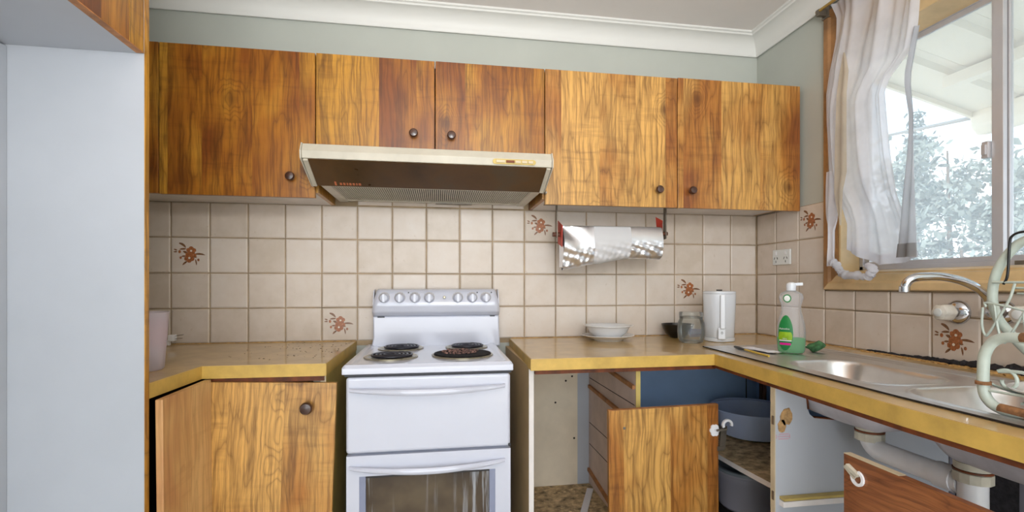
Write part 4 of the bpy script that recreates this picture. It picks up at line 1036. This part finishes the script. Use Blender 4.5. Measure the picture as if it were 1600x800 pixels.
obj('label_band', band(CT+.02, .0440, .0475, .48, .0012), WHITEL, lab, smooth=60)
obj('round_sticker', decal(-.34, .194, .36, .0145, .0006), GREENL, bt, smooth=60)
obj('round_sticker', decal(-.34, .194, .26, .0105, .0009), WHITEL, bt, smooth=60)
def on_bottle(cth, h, off):
    p0 = Vector(bpt(cth, h, off)); ux = (Vector(bpt(cth+.05, h, off))-Vector(bpt(cth-.05, h, off))).normalized(); uz = Vector((0, 0, 1)); nn = ux.cross(uz)
    return Matrix(((ux.x, uz.x, nn.x, p0.x), (ux.y, uz.y, nn.y, p0.y), (ux.z, uz.z, nn.z, p0.z), (0, 0, 0, 1)))
text_part('lettering', 'Palmolive', .0088, WHITEL, lab, on_bottle(CT, .087, .0018))
text_part('lettering', 'Ultra', .0070, WHITEL, lab, on_bottle(CT+.02, .0525, .0018))
cpb = B().lathe([(.0135, .221), (.0155, .222), (.0155, .232), (.0165, .236), (.0150, .246), (.009, .2505), (0, .2515)], (sbx, sby, sbz), 22)
e0 = Vector((sbx, sby, sbz+.243)); e1 = e0+rtv*.036+Vector((0, 0, .002))
cpb.bar(e0, e1, .012, .010)
obj('pump_cap', cpb, KETT, bt, smooth=40)

# scourer, wrapper and brush on the drainer
rr = random.Random(21)
so = B()
def sponge(u, v):
    a = 2*PI*u; th = PI*v; q = 1+.12*math.sin(3*a+1.3)+.10*math.sin(5*a+4*th)
    return (-.232+.031*q*math.sin(th)*math.cos(a)*.9+.012*math.cos(th), -.670+.030*q*math.sin(th)*math.sin(a), .9245+.0165*math.cos(th)*(1+.3*math.sin(2*a)))
obj_sp = obj('scourer', so.grid(28, 14, sponge), SPONGE, smooth=70); tag(obj_sp, 'crumpled green scourer lying on the drainer right of the soap bottle', 'scourer')
wrp = B().grid(10, 6, lambda u, v: (-.452+.052*v+.014*u, -.545-.150*u, .9085+.006*math.sin(3*PI*u)*math.sin(PI*v)+.002*rr.random()))
o_ = obj('wrapper', wrp, PAPER, smooth=60); tag(o_, 'crumpled white wrapper lying on the drainer left of the soap bottle', 'wrapper')
bsh = thing('brush', 'thin brush with dark tip lying on the drainer front edge', 'brush', (-.49, -.63, .909))
obj('handle', B().tube([(-.479, -.615, .9105), (-.494, -.715, .9105), (-.499, -.775, .9105)], [.0035, .0045, .004], 8), YELL, bsh, smooth=60)
obj('bristle_tip', B().tube([(-.464, -.530, .9105), (-.470, -.565, .911), (-.479, -.615, .9105)], [.004, .006, .004], 8), BLACK, bsh, smooth=60)

# tumbler on the left worktop
tm = thing('tumbler', 'frosted pinkish plastic tumbler on the left worktop against the fridge panel', 'tumbler', (-2.440, -.675, .9006))
obj('tumbler_body', B().lathe(vessel([(.050, 0), (.055, .006), (.061, .09), (.066, .165), (.068, .168)], .002), (-2.440, -.675, .9006), 36), TUMB, tm, smooth=40)
obj('pink_band', B().lathe([(.0595, .07), (.0645, .145)], (-2.440, -.675, .9006), 36), glassy('pink_print', (.95, .75, .78, 1), .3, .2, .5, lin(246, 206, 210), .6), tm, smooth=60)
pg = thing('plug', 'small white two pin plug lying behind the frosted tumbler', 'plug', (-2.62, -.05, .9006))
obj('plug_body', B().box(-2.662, -2.640, -.085, -.055, .921, .946).box(-2.70, -2.660, -.078, -.060, .903, .925), PVC, pg, bevel=.003)
obj('plug_pin', B().bar((-2.642, -.070, .941), (-2.61, -.070, .946), .006, .003).bar((-2.642, -.070, .930), (-2.614, -.070, .932), .006, .003), CHROME, pg)

# ------------------------------------------------------------------ foil roll on its bracket under the right wall cabinet
fh = thing('roll_holder', 'metal roll holder with two brackets under the right wall cabinet', 'holder', (-.82, -.2, 1.49))
YR = -.185
for x0, s_ in ((-1.083, -1), (-.583, 1)):
    brk = B().prism([(YR-.014, 1.355), (YR+.010, 1.352), (YR+.016, 1.37), (YR+.012, 1.497), (YR-.014, 1.497)], 'x', x0-.002, x0+.002)
    brk.box(min(x0, x0-s_*.05*-1), max(x0, x0-s_*.05*-1), YR-.014, YR+.012, 1.4925, 1.4965) if s_ > 0 else brk.box(x0-.055, x0, YR-.014, YR+.012, 1.4925, 1.4965)
    obj('bracket', brk, METAL, fh, bevel=.0008)
obj('rod', B().tube([(-1.10, YR, 1.366), (-1.062, YR, 1.366)], .010, 12).tube([(-.615, YR, 1.376), (-.572, YR, 1.378)], .0085, 12), COPPER, fh, smooth=50)
fo = thing('foil_roll', 'roll of crinkled aluminium foil in plastic wrap hanging below the wall cabinet', 'foil', (-.84, YR, 1.38))
FXa, FXb = -1.064, -.618
obj('carton_flap', B().prism([(YR-.045, 1.40), (YR+.03, 1.43), (YR+.03, 1.33), (YR-.04, 1.31)], 'x', FXa-.006, FXa-.003), REDC, fo)
obj('carton_flap', B().add([(FXb+.003, YR-.045, 1.43), (FXb-.012, YR-.005, 1.452), (FXb+.006, YR+.02, 1.38), (FXb+.004, YR-.04, 1.305)], [(0,1,2,3)]), REDC, fo)
obj('top_edge', B().box(FXa, FXb, YR-.030, YR+.030, 1.398, 1.4035), METAL, fo)
rr = random.Random(8)
def foil_bottom(u):   # drop of the lower edge along the roll
    pts = [(0, .195), (.10, .188), (.25, .172), (.33, .168), (.45, .160), (.62, .144), (.75, .142), (1, .146)]
    for (a, p_), (b, q_) in zip(pts, pts[1:]):
        if u <= b: return p_+(q_-p_)*(u-a)/(b-a)
    return pts[-1][1]
def foil(u, v, off=0):
    x = FXa+(FXb-FXa)*u; dz = foil_bottom(u)
    lo_ = max(0, (v-.45)/.55)
    cr = .004*math.sin(9*u+3*v)*v+lo_*(.005*math.sin(31*u+8*math.sin(5*v))+.0035*math.sin(57*u-13*v)+.002*math.sin(101*u+21*v))+.010*max(0, .28-u)/.28*math.sin(11*v-16*u)
    if v < .12: y = YR-.030-.012*v/.12; z = 1.402-.02*v
    elif v < .88: t = (v-.12)/.76; y = YR-.042-.016*math.sin(PI*t)+cr; z = 1.3996-t*(dz-.02)
    else: t = (v-.88)/.12; y = YR-.042+.050*t+cr; z = 1.3996-(dz-.02)-.014*math.sin(PI*t*.9)
    return (x, y-off, z)
obj('foil_front', B().grid(90, 60, foil), FOIL, fo, smooth=70)
obj('foil_back', B().grid(40, 16, lambda u, v: (FXa+(FXb-FXa)*u, YR+.028-.02*v, 1.4-v*(foil_bottom(u)-.02))), FOIL, fo, smooth=70)
obj('foil_end', B().grid(8, 16, lambda u, v: (FXa, YR-.03+.058*u-.02*math.sin(PI*v)*(1-u), 1.4-v*(.195-.02))).grid(8, 16, lambda u, v: (FXb, YR-.03+.058*u-.02*math.sin(PI*v)*(1-u), 1.4-v*(.146-.02))), FOIL, fo, smooth=70)
obj('plastic_band', B().grid(40, 40, lambda u, v: foil(.300+.375*u, v, .0022)), WRAP, fo, smooth=70)

# power outlet on the right wall
ot = thing('power_outlet', 'white double power outlet on the tiles of the window wall', 'outlet', (0, -.19, 1.278))
obj('outlet_plate', B().box(-.009, -.0002, -.250, -.132, 1.242, 1.313), OUTW, ot, bevel=.003)
for y in (-.157, -.222):
    obj('rocker_switch', B().box(-.0115, -.009, y-.006, y+.006, 1.288, 1.305), PVC, ot, bevel=.001)
    obj('socket_slots', B().bar((-.0096, y-.007, 1.278), (-.0096, y-.012, 1.268), .0012, .0025, (1,0,0)).bar((-.0096, y+.007, 1.278), (-.0096, y+.012, 1.268), .0012, .0025, (1,0,0)).bar((-.0096, y, 1.262), (-.0096, y, 1.252), .0012, .0025, (1,0,0)), ENAMEL_D, ot)

# ------------------------------------------------------------------ curtain
cu = thing('curtain', 'torn sheer white curtain hanging in folds over the left of the window', 'curtain', (-.05, -.7, 1.2))
XC = -.052
def lerp(tab, t):
    for (a, p_), (b, q_) in zip(tab, tab[1:]):
        if t <= b: return p_+(q_-p_)*(t-a)/(b-a)
    return tab[-1][1]
# edges given as (z, y), from the top down
Ledge = [(-2.26, -.535), (-2.20, -.555), (-2.12, -.545), (-2.0, -.512), (-1.92, -.497), (-1.80, -.497), (-1.68, -.505), (-1.58, -.515), (-1.52, -.530), (-1.44, -.585), (-1.38, -.606), (-1.26, -.602)]
Redge = [(-2.26, -.930), (-2.0, -.900), (-1.93, -.885), (-1.86, -.800), (-1.82, -.782), (-1.60, -.805), (-1.46, -.828), (-1.25, -.905)]
def main(u, v):
    zt = 2.262-.02*u; zb = lerp([(0, 1.285), (.25, 1.250), (.5, 1.218), (.8, 1.224), (1, 1.240)], u)
    z = zt+(zb-zt)*v
    y0, y1 = lerp(Ledge, -z), lerp(Redge, -z); y = y0+(y1-y0)*u
    amp = .016-.006*min(1, v*1.3)
    gather = max(0, 1-abs(v-.12)/.12)
    x = XC+amp*math.sin(2*PI*(2.7*u+.25*v)+.6*math.sin(5*v))+.007*math.sin(2*PI*8*u+3*v+2*math.sin(7*u))*(1-.75*v)+.004*math.sin(13*v+17*u)*(1-v)
    return (x, y, z)
obj('main_drop', B().grid(110, 90, main), CLOTH, cu, smooth=80)
def hem(u, v):
    q = main(u*.98+.01, 1.0-.035*v); return (q[0]-.002, q[1], q[2])
obj('bottom_hem', B().grid(80, 3, hem), CLOTH, cu, smooth=80)
def stripf(u, v):
    z = 1.99+(1.243-1.99)*v
    yl = lerp([(-2.0, -.882), (-1.80, -.876), (-1.70, -.895), (-1.62, -.892), (-1.45, -.868), (-1.24, -.848)], -z)
    yr = lerp([(-2.0, -.902), (-1.80, -.896), (-1.70, -.906), (-1.55, -.908), (-1.24, -.912)], -z)
    return (XC-.004-.020*min(1, v*5)-.010*math.sin(PI*u)*min(1, v*5)+.006*math.sin(9*u+4*v), yl+(yr-yl)*u, z)
obj('folded_edge', B().grid(14, 60, stripf), CLOTHG, cu, smooth=80)
obj('edge_hem', B().grid(14, 4, lambda u, v: (lambda q: (q[0]-.003, q[1], q[2]))(stripf(u, .945+.06*v))), cloth('dirty_hem', (168, 166, 166), .02), cu, smooth=80)
def tail(u, v):
    z = 1.60+(1.222-1.60)*v
    yl = lerp([(-1.61, -.513), (-1.51, -.515), (-1.44, -.518), (-1.40, -.524), (-1.36, -.537), (-1.30, -.537), (-1.26, -.533), (-1.22, -.529)], -z)
    yr = lerp([(-1.61, -.545), (-1.51, -.58), (-1.44, -.595), (-1.40, -.592), (-1.36, -.573), (-1.30, -.574), (-1.26, -.575), (-1.22, -.585)], -z)
    return (XC-.016*min(1, v*2.2)+.010*min(1, .2+v*2)*math.sin(2*PI*1.5*u+2*v), yl+(yr-yl)*u, z)
obj('torn_tail', B().grid(20, 30, tail), CLOTH, cu, smooth=80)
obj('jamb_through_sheer', B().grid(12, 40, lambda u, v: (XC-.014-.016*min(1, v*4)+.006*math.sin(PI*u*2), lerp([(0, -.612), (.12, -.600), (.5, -.590), (.8, -.586), (1, -.612)], v)+lerp([(0, -.008), (.12, -.045), (.7, -.058), (1, -.008)], v)*u, 2.03-.655*v)), CLOTHS, cu, smooth=80)  # added tan strip standing for the timber jamb seen through the sheer
swp = smoothpath([(XC-.02, -.560, 1.240), (XC-.02, -.585, 1.225), (XC-.02, -.605, 1.200), (XC-.02, -.635, 1.184), (XC-.02, -.675, 1.184), (XC-.02, -.720, 1.178), (XC-.02, -.742, 1.188), (XC-.02, -.745, 1.205), (XC-.015, -.720, 1.222)], 6)
sw_ = B(); rr = random.Random(6)
sw_.tube([q+Vector((rr.uniform(-.002, .002), 0, rr.uniform(-.002, .002))) for q in swp], [.014+rr.uniform(-.004, .004) for _ in swp], 9)
obj('trailing_swag', sw_, CLOTH, cu, smooth=80)
cr = thing('curtain_rod', 'thin pale curtain rod on brackets above the kitchen window', 'curtain rod', (-.05, -1.0, 2.27))
obj('rod', B().tube([(XC, -.46, 2.268), (XC, -1.70, 2.268)], .006, 10), BRASS, cr, smooth=60)
obj('rod_bracket', B().box(XC-.006, -.0, -.480, -.462, 2.248, 2.274).box(-.022, -.0, -.490, -.452, 2.240, 2.284), METAL, cr, bevel=.001)

# ------------------------------------------------------------------ outdoors
rf = thing('patio_roof', 'cream ribbed patio roof outside the kitchen window', 'roof', (.8, -1.5, 2.3))
def rz(x): return 2.15+.24*(1.47-x)
yy = .13; k = 0
while yy > -3.6:
    y1 = yy-.30
    vs = []
    for x in (.14, 1.55):
        for dy, dz in ((0, 0), (.205, 0), (.225, .022), (.275, .022), (.2985, 0), (.2985, .004), (0, .004)):
            vs.append((x, yy-dy, rz(x)+dz+(.028 if dz == .004 else 0)))
    obj('roof_sheet', B().add(vs, [tuple(range(7))[::-1], tuple(range(7, 14))]+[(i, (i+1) % 7, 7+(i+1) % 7, 7+i) for i in range(7)]), ROOF, rf)
    yy -= .30
obj('purlin', B().box(1.02, 1.08, -3.7, -.07, rz(1.05)-.075, rz(1.05)-.016), ROOF, rf, bevel=.004)
obj('gutter', B().prism([(1.47, 2.12), (1.47, 2.155), (1.60, 2.135), (1.60, 2.03), (1.52, 2.02), (1.48, 2.06)], 'y', -3.7, .15), ROOF, rf, bevel=.01)
obj('barge_board', B().prism([(.14, rz(.14)-.02), (1.5, rz(1.5)-.03), (1.5, rz(1.5)+.03), (.14, rz(.14)+.04)], 'y', .131, .15), ROOF, rf)
struct('ground', B().box(.14, 26, -14, 26, -.65, -.60), GRASS)
cb_ = obj('service_cable', B().tube([(1.52, .14, 2.13), (2.72, 1.92, 2.60), (8, 9.5, 3.2)], .012, 6), METAL); tag(cb_, 'dark service cable sloping from the patio roof across the sky', 'cable')
def tree(name, label, x, y, z_top, spread, n, m, seed, conifer=False, ls=.10, bottom=.2):
    rr = random.Random(seed); t = thing(name, label, 'tree', (x, y, -.6), 'trees beyond the window')
    H = z_top+.6
    obj('trunk', B().tube([(x, y, -.6), (x+.05, y, -.6+H*.5), (x, y, -.6+H*.92)], [.05*H/3, .03*H/3, .01], 8), BARK, t, smooth=60)
    vs, fs = [], []
    cl = []
    for _ in range(46):
        if conifer:
            h = rr.random(); rad = spread*(1-h)**.9; a = rr.uniform(0, 2*PI); q = rad*rr.uniform(.3, 1)
            cl.append((x+q*math.cos(a), y+q*math.sin(a), -.6+H*(bottom+(1-bottom)*h), .16*spread+.05))
        else:
            a = rr.uniform(0, 2*PI); ph = math.acos(rr.uniform(-1, 1)); q = rr.uniform(.45, .95)
            cl.append((x+spread*q*math.sin(ph)*math.cos(a), y+spread*q*math.sin(ph)*math.sin(a), -.6+H*(bottom+1)/2+H*(1-bottom)/2*.92*q*math.cos(ph), .22*spread))
    for _ in range(n):
        c = rr.choice(cl); g = [rr.gauss(0, .5) for _ in range(3)]
        p = Vector((c[0]+c[3]*g[0], c[1]+c[3]*g[1], c[2]+c[3]*g[2]*.7))
        if p.z > z_top: continue
        a, b = Vector([rr.gauss(0, 1) for _ in range(3)]).normalized(), Vector([rr.gauss(0, 1) for _ in range(3)]).normalized()
        s_ = ls*rr.uniform(.6, 1.3); k = len(vs)
        vs += [p-a*s_*.6, p+b*s_*.35, p+a*s_*.6, p-b*s_*.35]; fs.append((k, k+1, k+2, k+3))
    f = obj('foliage', B().add(vs, fs), m, t, fix=False); f['kind'] = 'stuff'
tree('conifer', 'tall thin conifer far behind the curtain gap', 12.2, 10.1, 6.3, 1.0, 3500, LEAF3, 1, True, .13)
tree('leafy_tree', 'large loose crowned tree in the middle of the window view', 5.33, 3.48, 3.3, 1.2, 4200, LEAF1, 2, False, .10, .3)
tree('leafy_tree', 'broad pale tree seen between the curtain and the sash', 8.5, 7.0, 3.7, .75, 4200, LEAF2, 3, False, .11, .05)
tree('leafy_bush', 'low pale bush nearest the window below the larger trees', 2.45, .98, 1.6, .62, 5200, LEAF2, 4, False, .055, .0)
tree('leafy_tree', 'distant grey tree behind the upright of the sliding sash', 9.0, 5.3, 3.25, .9, 3800, LEAF1, 5, False, .12, .05)
tree('leafy_bush', 'tall bush at the right edge of the window view', 4.17, 1.71, 2.3, .72, 4200, LEAF1, 6, False, .075, .0)
tree('leafy_bush', 'small bush half hidden by the hanging curtain', 3.6, 2.95, 2.2, .5, 3600, LEAF2, 8, False, .07, .0)
